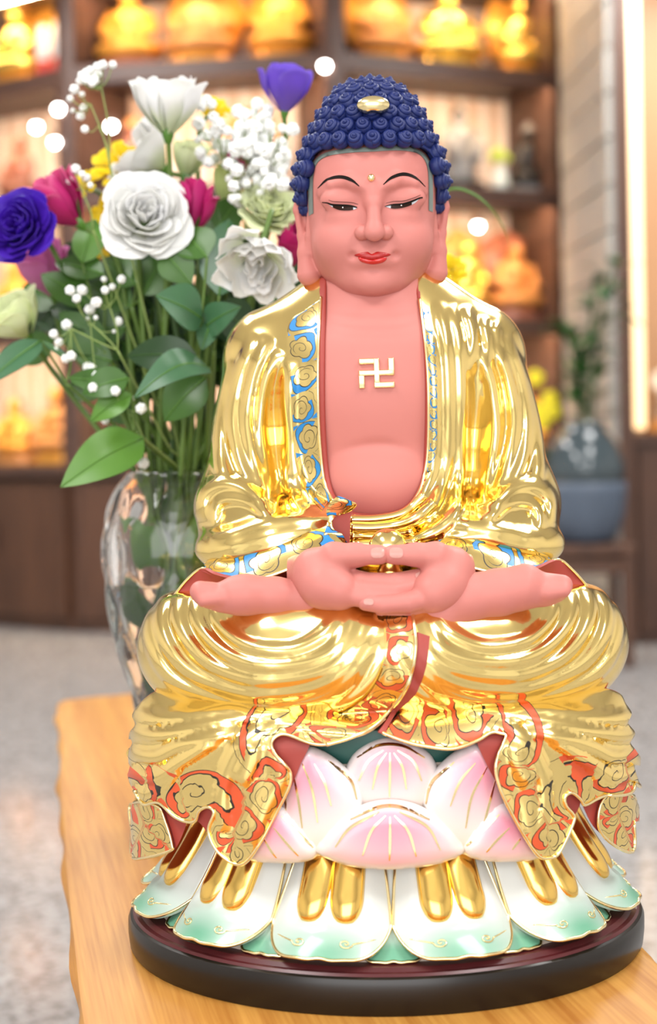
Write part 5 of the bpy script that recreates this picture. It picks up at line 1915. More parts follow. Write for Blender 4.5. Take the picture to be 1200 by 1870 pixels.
# shelf spot lamps
for px, zi, dz, lab in ((592, 0, -0.06, 'small round downlight lamp below the top shelf upright'), (205, 1, 0.27, 'round white lamp behind the gypsophila sprig'), (105, 1, 0.22, 'round white lamp at the left shelf, right one'), (70, 1, 0.30, 'round white lamp at the left shelf, left one'), (110, 1, 0.36, 'round white lamp high on the left shelf'), (875, 2, 0.40, 'round white lamp beside the golden haloed figure')):
    x, y, z, ang = shelf_spot(px, zi, 0.02)
    t = thing('shelf_lamp', lab, 'lamp', (x, y - 0.03, z + dz), 'round shelf lamps')
    mb = MB(); mb.ball((0, 0, 0), .016, 14, 10); mb.build('bulb', M_spot, t)
    mb = MB(); mb.lathe([(.020, .008), (.020, .03), (.012, .034)], 16, (0, 0.006, 0)); mb.build('lamp_cap', M_frame, t)
    mb = MB(); mb.tube([(0, 0.006, 0.03), (0, 0.05, 0.05), (0, 0.40, 0.05)], 0.004, 6); mb.build('lamp_arm', M_frame, t)

# ------------------------------------------------------------------ stone side wall, right cabinet
M_stone = mat('sand_stone_tile', (0.44, 0.42, 0.385), 0.6, noise=0.3, nscale=6, bump=0.3, bscale=30, color2=(0.34, 0.32, 0.29))
M_grout = mat('pale_grout', (0.55, 0.53, 0.50), 0.8)
xa, ya = W(1038, 800, 6.35 - D)[0], 6.35 - D
xb, yb = W(1124, 800, 5.60 - D)[0], 5.60 - D
L = math.hypot(xb - xa, yb - ya); ang = math.atan2(yb - ya, xb - xa)
st = bpy.data.objects.new('wall_stone', None); link(st); st.location = ((xa + xb) / 2, (ya + yb) / 2, FLOOR_Z); st.rotation_euler = (0, 0, ang)
tag(st, 'sand-coloured stone tile wall between the display cabinets', None, None, 'structure')
mb = MB(); mb.box((0, 0.022, 1.42), (L, 0.02, 2.84)); mb.build('wall_core', M_grout, st, False)
rows_ = 16
hh = 2.84 / rows_
for k in range(rows_):
    cuts = [-.5, .0, .5] if k % 2 else [-.5, -.22, .28, .5]
    for a, b in zip(cuts[:-1], cuts[1:]):
        mb = MB(); mb.box(((a + b) / 2 * L, 0.004 - 0.006 * random.random(), (k + .5) * hh), ((b - a) * L - .010, 0.03, hh - .010), None, 0, 0.003)
        mb.build('stone_tile', M_stone, st, False)

y5 = 5.58 - D
x0 = W(1133, 800, y5)[0]
rc = thing('display_cabinet', 'warm lit brown display cabinet at the far right edge', 'cabinet', (x0, y5, FLOOR_Z))
def rp(nm, cc, dd, m, par=None, bev=0.0):
    mb = MB(); mb.box(cc, dd, None, 0, bev)
    return mb.build(nm, m, par or rc, False)
WR = 1.15
rp('upright', (0.028, 0.2, 1.40), (0.056, 0.40, 2.78), M_brown)
rp('upright', (WR - .03, 0.2, 1.40), (0.056, 0.40, 2.78), M_brown)
rp('back_panel', (WR / 2, 0.41, 1.40), (WR, 0.02, 2.78), mat('warm_panel', (0.60, 0.33, 0.16), 0.45, noise=0.2, nscale=4))
rp('base_carcass', (WR / 2, 0.2, 0.385), (WR - .12, 0.38, 0.77), M_brown)
for k in range(3):
    d_ = rp('door', (0.06 + (WR - .12) / 3 * (k + .5), -0.002, 0.40), ((WR - .12) / 3 - .012, .022, .70), M_brown, None, .004)
    rp('handle', (0.06 + (WR - .12) / 3 * (k + .5) + 0.11, -0.02, 0.48), (.012, .018, .12), M_frame, d_)
rp('counter', (WR / 2, 0.19, 0.79), (WR - .11, 0.42, 0.04), M_brown)
rp('top_board', (WR / 2, 0.2, 2.77), (WR - .12, 0.38, 0.05), M_brown)
rp('led_strip', (0.085, 0.06, 1.80), (0.045, 0.02, 1.94), mat('warm_led_tube', (1, .9, .7), .5, emit=(1.0, 0.50, 0.15), estr=1.1))
x, y = x0 + 0.17, y5 + 0.10
f = figure('carved_figure', 'pale carved figure glimpsed at the right edge of the picture', x0 + 0.24, y5 + 0.2, FLOOR_Z + 0.81, 0.34, mat('ivory', (0.85, 0.72, 0.55), 0.4), M_honey, False, True, 1.0, 77)

# ------------------------------------------------------------------ dark jar with bamboo on a wooden stool
ys = 5.15 - D
q = W(1070, 990, ys)
stool_h = q[2] - FLOOR_Z
sx_ = q[0]
s_t = thing('plant_stool', 'square brown wooden stool carrying the dark jar', 'stool', (sx_, ys, FLOOR_Z))
mb = MB(); mb.box((0, 0, stool_h - .018), (.30, .30, .036), None, 0, .005); mb.build('seat', M_brown, s_t, False)
for a in (-1, 1):
    for b in (-1, 1):
        mb = MB(); mb.box((a * .12, b * .12, (stool_h - .036) / 2), (.034, .034, stool_h - .036), None, 0, .003); mb.build('leg', M_brown, s_t, False)
    mb = MB(); mb.box((a * .12, 0, stool_h - .075), (.022, .205, .05), None, 0, .002); mb.build('apron', M_brown, s_t, False)
    mb = MB(); mb.box((0, a * .12, stool_h - .075), (.205, .022, .05), None, 0, .002); mb.build('apron', M_brown, s_t, False)
zj = q[2]
j = thing('ceramic_jar', 'big round dark blue-grey ceramic jar on the stool, glossy upper half', 'jar', (sx_, ys, zj))
prof = [(.085, 0), (.11, .02), (.138, .10), (.146, .18), (.146, .215)]
mb = MB(); mb.lathe(prof, 40); mb.build('lower_glaze', mat('matt_slate_glaze', (0.10, 0.13, 0.18), 0.55, noise=0.3, nscale=10), j)
prof = [(.146, .214), (.143, .27), (.125, .34), (.095, .385), (.075, .40), (.078, .425), (.068, .425), (.066, .39), (.09, .36)]
mb = MB(); mb.lathe(prof, 40); mb.build('upper_glaze', mat('gloss_black_glaze', (0.05, 0.07, 0.08), 0.08, coat=0.5), j)
M_leafd = mat('dark_green_leaf', (0.03, 0.12, 0.02), 0.4, noise=0.4, nscale=20)
bt = thing('bamboo_plant', 'upright leafy green bamboo sprays standing in the dark jar', 'plant', (sx_, ys, zj + .36))
rr = random.Random(5)
for k, (dx, hgt, lean) in enumerate(((.02, .55, .03), (.055, .62, .06), (-.02, .40, -.03))):
    stem = np.array([(dx * .5, 0, 0), (dx * .8, 0, hgt * .5), (dx + lean, 0, hgt)])
    V, Fc = tube_mesh(spline(stem, 6), [.006] * 12 + [.003], 6); mesh_obj('stem', V, Fc, M_leafd, bt)
    for i in range(22):
        s = .2 + .8 * i / 21
        b = spline(stem, 12)[int(s * 24)]
        a = rr.uniform(0, 6.28); ln = rr.uniform(.12, .19)
        d = np.array([math.cos(a) * .7, math.sin(a) * .7, rr.uniform(.2, 1.0)]); d /= np.linalg.norm(d)
        sd = np.cross(d, [0, 0, 1]); sd /= np.linalg.norm(sd)
        rows = [[b + d * ln * t_ - np.array([0, 0, .05 * t_ * t_ * ln / .1]) + sd * wv * .024 * math.sin(math.pi * min(1, .15 + t_ * .85)) for wv in (-1, 0, 1)] for t_ in (0, .25, .5, .75, 1.0)]
        loft('leaf', rows, M_leafd, bt, 3, 2, .001)
# yellow orchid on the counter between jar and shoulder
M_yel = mat('yellow_petal', (0.95, 0.78, 0.02), 0.45)
oq = W(985, 845, 5.15 - D)
ot = thing('orchid_pot', 'yellow flowering plant with green leaves right of the golden shoulder', 'plant', (oq[0] - .05, ys + .12, FLOOR_Z))
zb = 0.36 - FLOOR_Z
mb = MB(); mb.lathe([(.07, 0), (.09, .02), (.10, zb - .16), (.11, zb - .15), (.09, zb - .14)], 24); mb.build('pot', M_brown, ot)
for k in range(9):
    a = k * .7; ln = .22 + .05 * (k % 3)
    d = np.array([math.cos(a) * .8, math.sin(a) * .5, .9])
    rows = [[np.array([0, 0, zb - .16]) + d * ln * t_ - np.array([0, 0, .12 * t_ * t_]) + np.array([-math.sin(a), math.cos(a), 0]) * wv * .028 * math.sin(math.pi * min(1, .12 + .88 * t_)) for wv in (-1, 0, 1)] for t_ in (0, .25, .5, .75, 1)]
    loft('leaf', rows, M_leafd, ot, 3, 2, .002)
for (px, py) in ((1000, 742), (985, 752), (1010, 752), (978, 690), (990, 770), (1004, 728)):
    p = W(px, py, ys + .06)
    lp = (p[0] - ot.location[0], p[1] - ot.location[1], p[2] - FLOOR_Z)
    bl = MB()
    for k in range(5):
        a = k * 2 * math.pi / 5 + px
        bl.ball((lp[0] + .016 * math.cos(a), lp[1] - .004, lp[2] + .016 * math.sin(a)), (.015, .006, .015), 8, 6)
    o = bl.build('blossom', M_yel, ot)
    V, Fc = tube_mesh(spline([(0, 0, zb - .16), (lp[0] * .6, lp[1] * .6, (zb + lp[2]) / 2), lp], 6), .003, 5); mesh_obj('stem', V, Fc, M_leafd, ot)
print('background', time.time() - T0)
# ------------------------------------------------------------------ glass vase with water
VY = 0.285
vc = W(332, 1000, VY)
VX = vc[0]
vs = (D + VY) / F
VR = [(.036, 0.0), (.040, .004), (.0415, .03), (.0425, .07), (.046, .112), (.0545, .145), (.0640, .175), (.0710, .215), (.0748, .258), (.0720, .292), (.0630, .316), (.0520, .330), (.0475, .336)]
VASE = thing('glass_vase', 'tall clear faceted glass vase half filled with water behind the statue', 'vase', (VX, VY, 0))
M_glass = mat('clear_glass', (1, 1, 1), 0.0, trans=1.0, ior=1.48)
M_water = mat('vase_water', (0.93, 0.97, 0.93), 0.0, trans=1.0, ior=1.33)


def vase_r(z):
    return float(np.interp(z, [p[1] for p in VR], [p[0] for p in VR]))


def smooth_profile(pr, n):
    z = spline(np.array(pr), 6)
    return resample(z, n)


nz_, na = 64, 72
prof = smooth_profile(VR, nz_)
V = []
for (r, z) in prof:
    for j in range(na):
        a = 2 * math.pi * j / na
        # diamond cuts round the belly, flutes towards the neck
        k = z / 0.052
        cut = abs(math.sin(a * 5 + k * math.pi / 2)) * abs(math.sin(a * 5 - k * math.pi / 2))
        env = min(1, max(0, (z - .03) / .05)) * min(1, max(0, (.325 - z) / .03))
        rr = r * (1 - 0.065 * env * (1 - cut) ** 1.5)
        V.append((rr * math.cos(a), rr * math.sin(a), z))
inner = [(max(r - .0042, .004), z) for r, z in prof if z > 0.012]
ni = len(inner)
for (r, z) in inner[::-1]:
    for j in range(na):
        a = 2 * math.pi * j / na
        V.append((r * 0.985 * math.cos(a), r * 0.985 * math.sin(a), z if z < .33 else z + .0004))
tot = nz_ + ni
Fc = []
for i in range(tot - 1):
    for j in range(na):
        Fc.append((i * na + j, i * na + (j + 1) % na, (i + 1) * na + (j + 1) % na, (i + 1) * na + j))
Fc.append(tuple(range(na - 1, -1, -1))); Fc.append(tuple(range((tot - 1) * na, tot * na)))
mesh_obj('vase_glass', V, Fc, M_glass, VASE)
wl = 0.234
wprof = [(0.0001, .0135)] + [(max(r - .0038, .004) * .992, z) for r, z in prof if .0135 < z < wl] + [(vase_r(wl) - .0042, wl), (0.0001, wl)]
mb = MB(); mb.lathe(wprof, 48); mb.build('water', M_water, VASE)

# ------------------------------------------------------------------ blossoms
M_petal = mat_attr('flower_petal', 0.45, sss=0.0)
_nt = M_petal.node_tree
_p = _nt.nodes['Principled BSDF']
_tr = _nt.nodes.new('ShaderNodeBsdfTranslucent')
_mix = _nt.nodes.new('ShaderNodeMixShader'); _mix.inputs[0].default_value = 0.45
_vc = [n for n in _nt.nodes if n.type == 'VERTEX_COLOR'][0]
_nt.links.new(_vc.outputs['Color'], _tr.inputs['Color'])
_nt.links.new(_p.outputs[0], _mix.inputs[1]); _nt.links.new(_tr.outputs[0], _mix.inputs[2])
_nt.links.new(_mix.outputs[0], _nt.nodes['Material Output'].inputs['Surface'])
M_stem = mat('stem_green', (0.10, 0.18, 0.025), 0.45, noise=0.3, nscale=30)
M_stem_d = mat('stem_dark', (0.045, 0.10, 0.02), 0.45, noise=0.3, nscale=30)


def leafmat(name, c, c2):
    return mat(name, c, 0.38, noise=0.5, nscale=35, color2=c2)


LEAF = [leafmat('leaf_green', (0.050, 0.130, 0.016), (0.028, 0.082, 0.010)), leafmat('leaf_blue_green', (0.055, 0.145, 0.065), (0.035, 0.105, 0.045)), leafmat('leaf_dark', (0.018, 0.055, 0.012), (0.011, 0.036, 0.009)), leafmat('leaf_lime', (0.10, 0.23, 0.03), (0.06, 0.16, 0.018))]
frng = random.Random(11)


def stem_path(base, axis):
    a = frng.uniform(0, 6.28)
    neck = np.array([VX + .026 * math.cos(a), VY + .026 * math.sin(a), .325])
    # lean the neck point towards the blossom
    d = np.array([base[0] - VX, base[1] - VY]); d = d / (np.linalg.norm(d) + 1e-6)
    neck[0] = VX + .020 * math.cos(a) + .018 * d[0]; neck[1] = VY + .018 * math.sin(a) + .014 * d[1]
    foot = np.array([VX - .012 * d[0] + .024 * math.cos(a * 2), VY - .012 * d[1] + .02 * math.sin(a * 2), .020 + .02 * frng.random()])
    dn = (base - neck) / (np.linalg.norm(base - neck) + 1e-9)
    if axis[2] > .99: axis = dn
    k = base - axis * min(.05, .4 * np.linalg.norm(base - neck))
    return spline([base, k, neck * .55 + k * .45, neck, foot * .5 + neck * .5, foot], 8)


def bloom(name, label, cat, px, py, y, Rpx, Hpx, axis, layers, col, col_base, group, ruff=0.06, stem=True, seed=0, edge=None, calyx=True, sat=.72):
    rr = random.Random(seed * 31 + 5)
    sc = (D + y) / F
    R, H = Rpx * sc, Hpx * sc
    ax = Vector(axis).normalized()
    c = W(px, py, y)
    base = c - np.array(ax) * H * 0.5
    t = thing(name, label, cat, tuple(base), group)
    M = ax.to_track_quat('Z', 'Y').to_matrix()
    Mn = np.array(M)
    off = rr.uniform(0, 6.28)
    n_p = 0
    for (rho, hh, curl, n, dl) in layers:
        for k in range(n):
            al = off + n_p * 2.39996 if n < 3 else off + 2 * math.pi * (k + .5 * (n_p % 2)) / n + rr.uniform(-.12, .12)
            n_p += 1
            rh = rho * R * rr.uniform(.93, 1.06); Hk = hh * H * rr.uniform(.93, 1.05); cu = curl * rr.uniform(.7, 1.3)
            ph = rr.uniform(0, 6.28)
            rows = []
            for tt in np.linspace(0, 1, 7):
                row = []
                for s in np.linspace(-1, 1, 8):
                    te = tt * (1 - .30 * abs(s) ** 2.6)
                    r_ = rh * (.14 + .86 * math.sin(math.pi / 2 * min(1.0, te / sat)) ** 1.1)
                    z_ = Hk * te ** 1.05
                    q = max(0.0, te - .62)
                    r_ += cu * rh * q * q * 3.2
                    z_ -= cu * Hk * q * q * 2.6
                    w_ = ruff * R * te ** 3 * math.sin(4.2 * s + ph)
                    r_ += w_; z_ += ruff * .6 * R * te ** 3 * math.sin(5.5 * s + ph * 1.7)
                    b = al + s * dl * (.62 + .38 * te)
                    row.append(Mn @ np.array([r_ * math.cos(b), r_ * math.sin(b), z_]))
                rows.append(row)
            cv = 1 + rr.uniform(-.06, .06)

            def cf(s, tv):
                cc = mixc(col_base, col, tv * 1.7) * cv
                if edge is not None:
                    cc = cc * (1 - (np.clip((tv - .8) / .2, 0, 1) * .6)[:, None]) + np.array(edge) * (np.clip((tv - .8) / .2, 0, 1) * .6)[:, None]
                return np.clip(cc, 0, .93)
            loft('petal', rows, M_petal, t, 9, 2, .0005, colf=cf)
    if calyx:
        mb = MB()
        Mc = Matrix.LocRotScale(None, ax.to_track_quat('Z', 'Y'), None)
        mb.lathe([(.03 * R, -.16 * H), (.11 * R, -.12 * H), (.17 * R, -.02 * H), (.20 * R, .08 * H), (.12 * R, .12 * H)], 12, M=Mc)
        mb.build('calyx', LEAF[3], t)
        for k in range(4):
            a = k * math.pi / 2 + off
            rows = [[Mn @ np.array([(.17 + .45 * u_) * R * math.cos(a + s * .25 * math.sin(math.pi * min(1, .15 + .85 * u_))), (.17 + .45 * u_) * R * math.sin(a + s * .25 * math.sin(math.pi * min(1, .15 + .85 * u_))), (.02 + .34 * u_) * H]) for s in (-1, 0, 1)] for u_ in (0, .3, .6, 1)]
            loft('sepal', rows, LEAF[0], t, 3, 2, .0005)
    if stem:
        P = stem_path(base, np.array(ax)) - base
        V, Fc = tube_mesh(P, np.linspace(.0024, .0030, len(P)), 7)
        mesh_obj('stem', V, Fc, M_stem, t)
    return t


WHITE, WB = (.93, .93, .91), (.70, .80, .45)
PURP, PB = (.085, .018, .50), (.12, .03, .50)
MAG, MB_ = (.66, .035, .24), (.55, .03, .16)
LIL, LB = (.70, .22, .50), (.62, .25, .45)
PALE, PLB = (.84, .88, .62), (.62, .75, .30)
bud = [(.34, 1.0, 0, 2, 1.4), (.55, 1.02, .05, 3, 1.0), (.80, 1.0, .15, 4, .85), (.98, .92, .45, 4, .8)]
tul = [(.30, .80, 0, 3, 1.2), (.52, .92, .05, 4, .9), (.74, 1.0, .12, 4, .85), (.95, 1.0, .35, 5, .75)]
opn = [(.12, .86, 0, 3, 1.3), (.22, .90, .02, 4, 1.1), (.34, .92, .05, 5, .95), (.47, .92, .08, 5, .95), (.60, .88, .14, 6, .85), (.74, .80, .22, 6, .85), (.88, .70, .30, 7, .78), (1.0, .58, .42, 7, .75)]
bloom('white_lisianthus', 'white upright lisianthus cup at the top of the bouquet', 'flower', 306, 190, .22, 62, 112, (.02, -.25, 1), tul, WHITE, WB, 'white lisianthus', .09, seed=1)
bloom('white_lisianthus', 'white lisianthus half hidden below the upright top bloom', 'flower', 262, 282, .30, 66, 88, (-.75, -.35, .55), tul, WHITE, WB, 'white lisianthus', .06, seed=2)
bloom('white_lisianthus', 'large open white lisianthus facing the camera in mid bouquet', 'flower', 266, 392, .19, 80, 74, (.22, -.92, .28), opn, WHITE, (.80, .84, .55), 'white lisianthus', .05, sat=1.0, seed=3)
bloom('white_lisianthus', 'white ruffled lisianthus nodding down beside the left ear', 'flower', 468, 476, .15, 70, 84, (-.15, -.72, -.62), [(.22, .85, 0, 3, 1.2), (.42, .9, .05, 4, .9), (.62, .95, .1, 4, .85), (.82, 1, .25, 5, .75), (1, 1.02, .4, 5, .6)], WHITE, (.80, .84, .60), 'white lisianthus', .14, seed=4)
bloom('magenta_rose', 'magenta rose at the left, above the open purple bloom', 'flower', 108, 368, .24, 56, 108, (-.62, -.25, .70), bud, MAG, MB_, 'magenta roses', .04, edge=(.85, .25, .45), seed=5)
bloom('magenta_rose', 'magenta rosebud touching the right side of the large white bloom', 'flower', 356, 378, .22, 36, 98, (.12, -.2, 1), bud, MAG, MB_, 'magenta roses', .04, seed=6)
bloom('magenta_rose', "magenta rose partly covered by the baby's breath", 'flower', 440, 292, .30, 38, 80, (.2, -.3, .95), bud, (.80, .08, .36), MB_, 'magenta roses', .04, seed=7)
bloom('magenta_rose', 'magenta rose tucked directly behind the left ear', 'flower', 536, 448, .24, 34, 84, (.1, -.5, .85), bud, MAG, MB_, 'magenta roses', .04, seed=8)
bloom('lilac_rose', 'lilac pink rose below the magenta and purple ones at left', 'flower', 82, 490, .30, 46, 104, (-.2, -.3, .9), bud, LIL, LB, None, .04, seed=9)
bloom('purple_lisianthus', 'open deep purple bloom at the left edge of the picture', 'flower', 32, 412, .20, 66, 62, (-.30, -.92, .22), opn, PURP, PB, 'purple lisianthus', .05, sat=1.0, seed=10)
bloom('purple_lisianthus', 'violet cup-shaped bloom left of the blue curls', 'flower', 522, 160, .26, 48, 88, (.08, -.25, 1), tul, (.21, .10, .66), (.25, .14, .60), 'purple lisianthus', .07, edge=(.35, .22, .78), seed=11)
bloom('pale_green_lisianthus', 'pale green-white bloom at the left edge below the purple one', 'flower', 28, 580, .27, 56, 84, (-.4, -.5, .7), tul, PALE, PLB, 'pale green lisianthus', .06, seed=12)
bloom('pale_green_lisianthus', 'pale green ruffled bloom between gypsophila and the nodding white one', 'flower', 492, 378, .24, 50, 60, (.2, -.8, .5), opn, PALE, PLB, 'pale green lisianthus', .10, sat=1.0, seed=13)
bloom('pale_green_lisianthus', 'small pale green bud behind the two upper white blooms', 'flower', 345, 290, .32, 32, 76, (.25, -.2, 1), tul, PALE, PLB, 'pale green lisianthus', .05, seed=14)
bloom('pale_green_lisianthus', 'pale green bud between the magenta rosebud and gypsophila', 'flower', 415, 340, .29, 30, 84, (.15, -.2, 1), tul, (.72, .80, .35), PLB, 'pale green lisianthus', .05, seed=15)
bloom('pale_green_lisianthus', 'pale green bloom peeking out behind the right collar', 'flower', 782, 548, .30, 34, 60, (.5, -.5, .5), tul, PALE, PLB, 'pale green lisianthus', .05, seed=16)
# yellow daisies
daisy = [(.30, .30, 0, 5, .5), (.62, .42, .1, 8, .42), (.85, .36, .2, 10, .36), (1.0, .26, .3, 12, .32)]
YEL, YB = (.93, .76, .02), (.85, .55, .01)
for k, (px, py, R_, ax, lab) in enumerate(((203, 290, 44, (-.3, -.8, .4), 'yellow chrysanthemum left of the half hidden white bloom'), (192, 388, 40, (-.5, -.8, .2), 'yellow chrysanthemum between magenta rose and large white bloom'),
                                           (388, 185, 34, (.3, -.6, .7), 'yellow chrysanthemum behind the top white bloom, right side'), (148, 334, 24, (-.3, -.8, .3), 'small yellow chrysanthemum just above the magenta rose'),
                                           (186, 446, 28, (-.2, -.9, .1), 'yellow chrysanthemum low behind the large white bloom'), (455, 350, 22, (.2, -.9, .2), "yellow chrysanthemum behind the baby's breath"),
                                           (832, 488, 26, (.4, -.8, .3), 'yellow bloom right of the right ear lobe'), (812, 536, 26, (.4, -.8, .1), 'yellow bloom low between the ear lobe and shoulder'))):
    bloom('yellow_chrysanthemum', lab, 'flower', px, py, .31, R_, R_ * 1.0, ax, daisy, YEL, YB, 'yellow chrysanthemums', .05, sat=1.0, seed=40 + k, calyx=False)

# ------------------------------------------------------------------ baby's breath
bl = MB()
grn = random.Random(3)
for k in range(15):
    a = k * 2.39996; zz = 1 - 2 * (k + .5) / 15
    r_ = math.sqrt(1 - zz * zz)
    d = Vector((r_ * math.cos(a), r_ * math.sin(a), zz))
    bl.ball(d * .62, (.40, .40, .30), 6, 4, M=d.to_track_quat('Z', 'Y').to_matrix())
bp_ = bl.build('blossom', mat('gypsophila_white', (.88, .89, .86), .6), None)
bdata = bp_.data
bpy.data.objects.remove(bp_)
M_twig = mat('twig_green', (.22, .30, .08), .5)


def gyps(label, root, pts, y, rad, seed, nodes_):
    """sprig: blossoms at pixels, twigs joining through branch nodes to the vase"""
    r = random.Random(seed)
    base = W(root[0], root[1], y)
    t = thing('gypsophila_sprig', label, 'flower', tuple(base), "baby's breath")
    nd = [W(a, b, y + .0) for a, b in nodes_]
    for (px, py, s) in pts:
        p = W(px, py, y + r.uniform(-.025, .025))
        o = bpy.data.objects.new('blossom', bdata); link(o, t)
        o.location = p - base
        sz = rad * s * (D + y) / F
        o.scale = (sz, sz, sz); o.rotation_euler = (r.uniform(0, 3), r.uniform(0, 3), r.uniform(0, 3))
        k = min(nd, key=lambda q: np.linalg.norm(q - p))
        V, Fc = tube_mesh(spline([p - base, (p + k) / 2 - base + np.array([0, 0, -.004]), k - base], 4), .00045, 4)
        mesh_obj('twig', V, Fc, M_twig, t)
    for q in nd:
        V, Fc = tube_mesh(spline([q - base, (q - base) * .5 + np.array([.003, 0, -.002]), np.zeros(3)], 5), .0007, 5)
        mesh_obj('twig', V, Fc, M_twig, t)
    P = stem_path(base, np.array([0, 0, 1.0])) - base
    V, Fc = tube_mesh(P, .0011, 5)
    mesh_obj('stem', V, Fc, M_twig, t)


gyps("loose baby's breath sprig rising at the upper left of the bouquet", (200, 300),
     [(188, 118, .9), (206, 118, .8), (178, 122, .9), (168, 132, 1.0), (150, 138, .9), (158, 145, 1.0), (172, 146, 1.0), (146, 148, .8), (136, 163, 1.0), (128, 180, .7), (150, 172, .6), (152, 197, .8), (133, 202, .5), (147, 212, .9), (155, 236, .8), (165, 128, .8), (158, 133, .9), (180, 135, .7), (168, 152, .8)], .24, 10.5, 1, [(185, 160), (165, 190), (180, 230)])
pts = []
gr2 = random.Random(9)
while len(pts) < 150:
    a, b = gr2.gauss(0, 1), gr2.gauss(0, 1)
    px, py = 462 + 42 * a + 6 * b, 282 + 52 * b
    if py < 180 or py > 400 or px < 352 or px > 535: continue
    if px < 400 and py > 300: continue
    pts.append((px, py, gr2.uniform(.65, 1.2)))
pts += [(363, 226, 1.2), (378, 248, 1.1), (395, 240, 1.2), (392, 290, 1.0), (415, 265, 1.2), (440, 250, 1.2), (470, 190, 1.1), (490, 200, 1.0)]
gyps("dense white baby's breath cluster between the white blooms and the head", (450, 430), pts, .25, 12.5, 2, [(430, 330), (470, 330), (450, 290), (490, 300), (410, 300), (470, 370)])
gyps("baby's breath sprig hanging over the leaves at lower left", (215, 640),
     [(128, 530, 1), (150, 530, 1.1), (176, 552, 1.1), (164, 565, 1.1), (205, 524, .7), (222, 510, .9), (192, 530, .8), (122, 593, 1.1), (98, 610, .9), (108, 625, .9), (160, 582, .4), (175, 580, .5), (208, 605, .4), (216, 587, .9), (103, 637, .5), (190, 510, .6), (140, 545, .9), (130, 650, 1.0), (120, 655, .9), (168, 672, .9), (160, 670, 1.0), (175, 683, .9)], .20, 10.5, 3, [(165, 590), (130, 600), (200, 560)])
gyps("baby's breath sprig with few blossoms beside the vase neck", (262, 800),
     [(170, 708, 1.0), (211, 714, 1.0), (238, 728, .8), (258, 746, 1.1), (192, 768, .8), (228, 793, .9), (200, 802, 1.0), (188, 797, .5), (262, 846, 1.15), (213, 800, .5)], .19, 10.5, 4, [(225, 740), (215, 780), (250, 790)])
gyps("tiny baby's breath tips between magenta rose and yellow bloom", (170, 420),
     [(138, 309, 1), (128, 330, .8), (158, 325, .9), (150, 318, .7), (165, 338, .6)], .23, 10.5, 5, [(148, 345)])

# ------------------------------------------------------------------ foliage
def leaf_rows(b, tip, wid, bend, nrm, fold):
    b, tip = np.asarray(b, float), np.asarray(tip, float)
    d = tip - b; L = np.linalg.norm(d); d /= L
    sd = np.cross(d, nrm); sd /= np.linalg.norm(sd) + 1e-9
    up = np.cross(sd, d)
    rows = []
    for u in np.linspace(0, 1, 9):
        hw = wid * (math.sin(math.pi * min(1, u ** .75)) ** .85 + .02)
        if u > .995: hw = wid * .01
        c = b + d * L * u + up * bend * L * math.sin(math.pi * u)
        rows.append([c + sd * s * hw + up * fold * hw * abs(s) for s in (-1, -.5, 0, .5, 1)])
    return rows


def greens(label, root, leaves, y, seed, stemw=.0024):
    """leaves: (base px, tip px, half width px, material, bend, dy of tip)"""
    r = random.Random(seed)
    base = W(root[0], root[1], y)
    t = thing('leafy_stem', label, 'foliage', tuple(base), 'leafy stems of the bouquet')
    for (bx, by, tx, ty, wpx, mi, bend, dy) in leaves:
        b = W(bx, by, y); tp = W(tx, ty, y + dy)
        nrm = np.array([r.uniform(-.3, .3), -1, r.uniform(.1, .6)])
        rows = leaf_rows(b - base, tp - base, wpx * (D + y) / F, bend, nrm, .18)
        lf = loft('leaf', rows, LEAF[mi], t, 7, 2, .0006)
        mid = np.array([row[2] for row in rows]) - np.array(nrm) * 0 + np.array([0, -.0006, 0])
        V, Fc = tube_mesh(mid, np.linspace(.0009, .0003, len(mid)), 5)
        mesh_obj('midrib', V, Fc, LEAF[3] if mi != 2 else LEAF[0], lf)
        V, Fc = tube_mesh(spline([b - base, (b - base) * .5 + np.array([0, .004, 0]), np.zeros(3)], 5), .0012, 5)
        mesh_obj('twig', V, Fc, M_stem, t)
    P = stem_path(base, np.array([0, 0, 1.0])) - base
    V, Fc = tube_mesh(P, stemw, 7)
    mesh_obj('stem', V, Fc, M_stem, t)


greens('leafy stem with broad oval leaf in the centre of the bouquet', (365, 600), [(370, 582, 285, 540, 46, 1, .06, -.03), (378, 470, 330, 420, 40, 0, .05, .02), (300, 460, 350, 520, 34, 0, .05, 0)], .19, 1)
greens('leafy stem with tall leaves under the nodding white bloom', (390, 640), [(400, 540, 418, 400, 46, 1, .04, .04), (372, 600, 440, 560, 30, 1, .1, -.03), (385, 590, 368, 640, 20, 1, .1, -.02), (395, 560, 470, 620, 40, 2, .05, .04)], .20, 2)
greens('stem with long bent blue-green leaf above the vase', (382, 680), [(382, 672, 244, 728, 34, 1, .26, -.05), (375, 690, 300, 770, 42, 0, .1, 0), (360, 650, 232, 650, 34, 2, .1, .02)], .18, 3)
greens('stem with bright leaves hanging over the left of the vase', (245, 790), [(262, 800, 110, 890, 44, 3, .12, -.04), (250, 800, 160, 850, 40, 0, .10, -.02), (240, 720, 165, 770, 26, 3, .1, 0), (235, 690, 150, 720, 30, 0, .1, 0), (215, 700, 125, 690, 22, 0, .05, .02)], .18, 4)
greens('stem with dark leaves below the lilac rose', (190, 640), [(190, 500, 100, 480, 28, 0, .05, .02), (165, 560, 75, 500, 34, 0, .08, .02), (180, 600, 90, 560, 30, 2, .08, .02), (190, 640, 108, 570, 34, 0, .08, 0), (150, 480, 175, 400, 28, 3, .08, .02), (205, 660, 130, 640, 26, 0, .06, 0)], .24, 5)
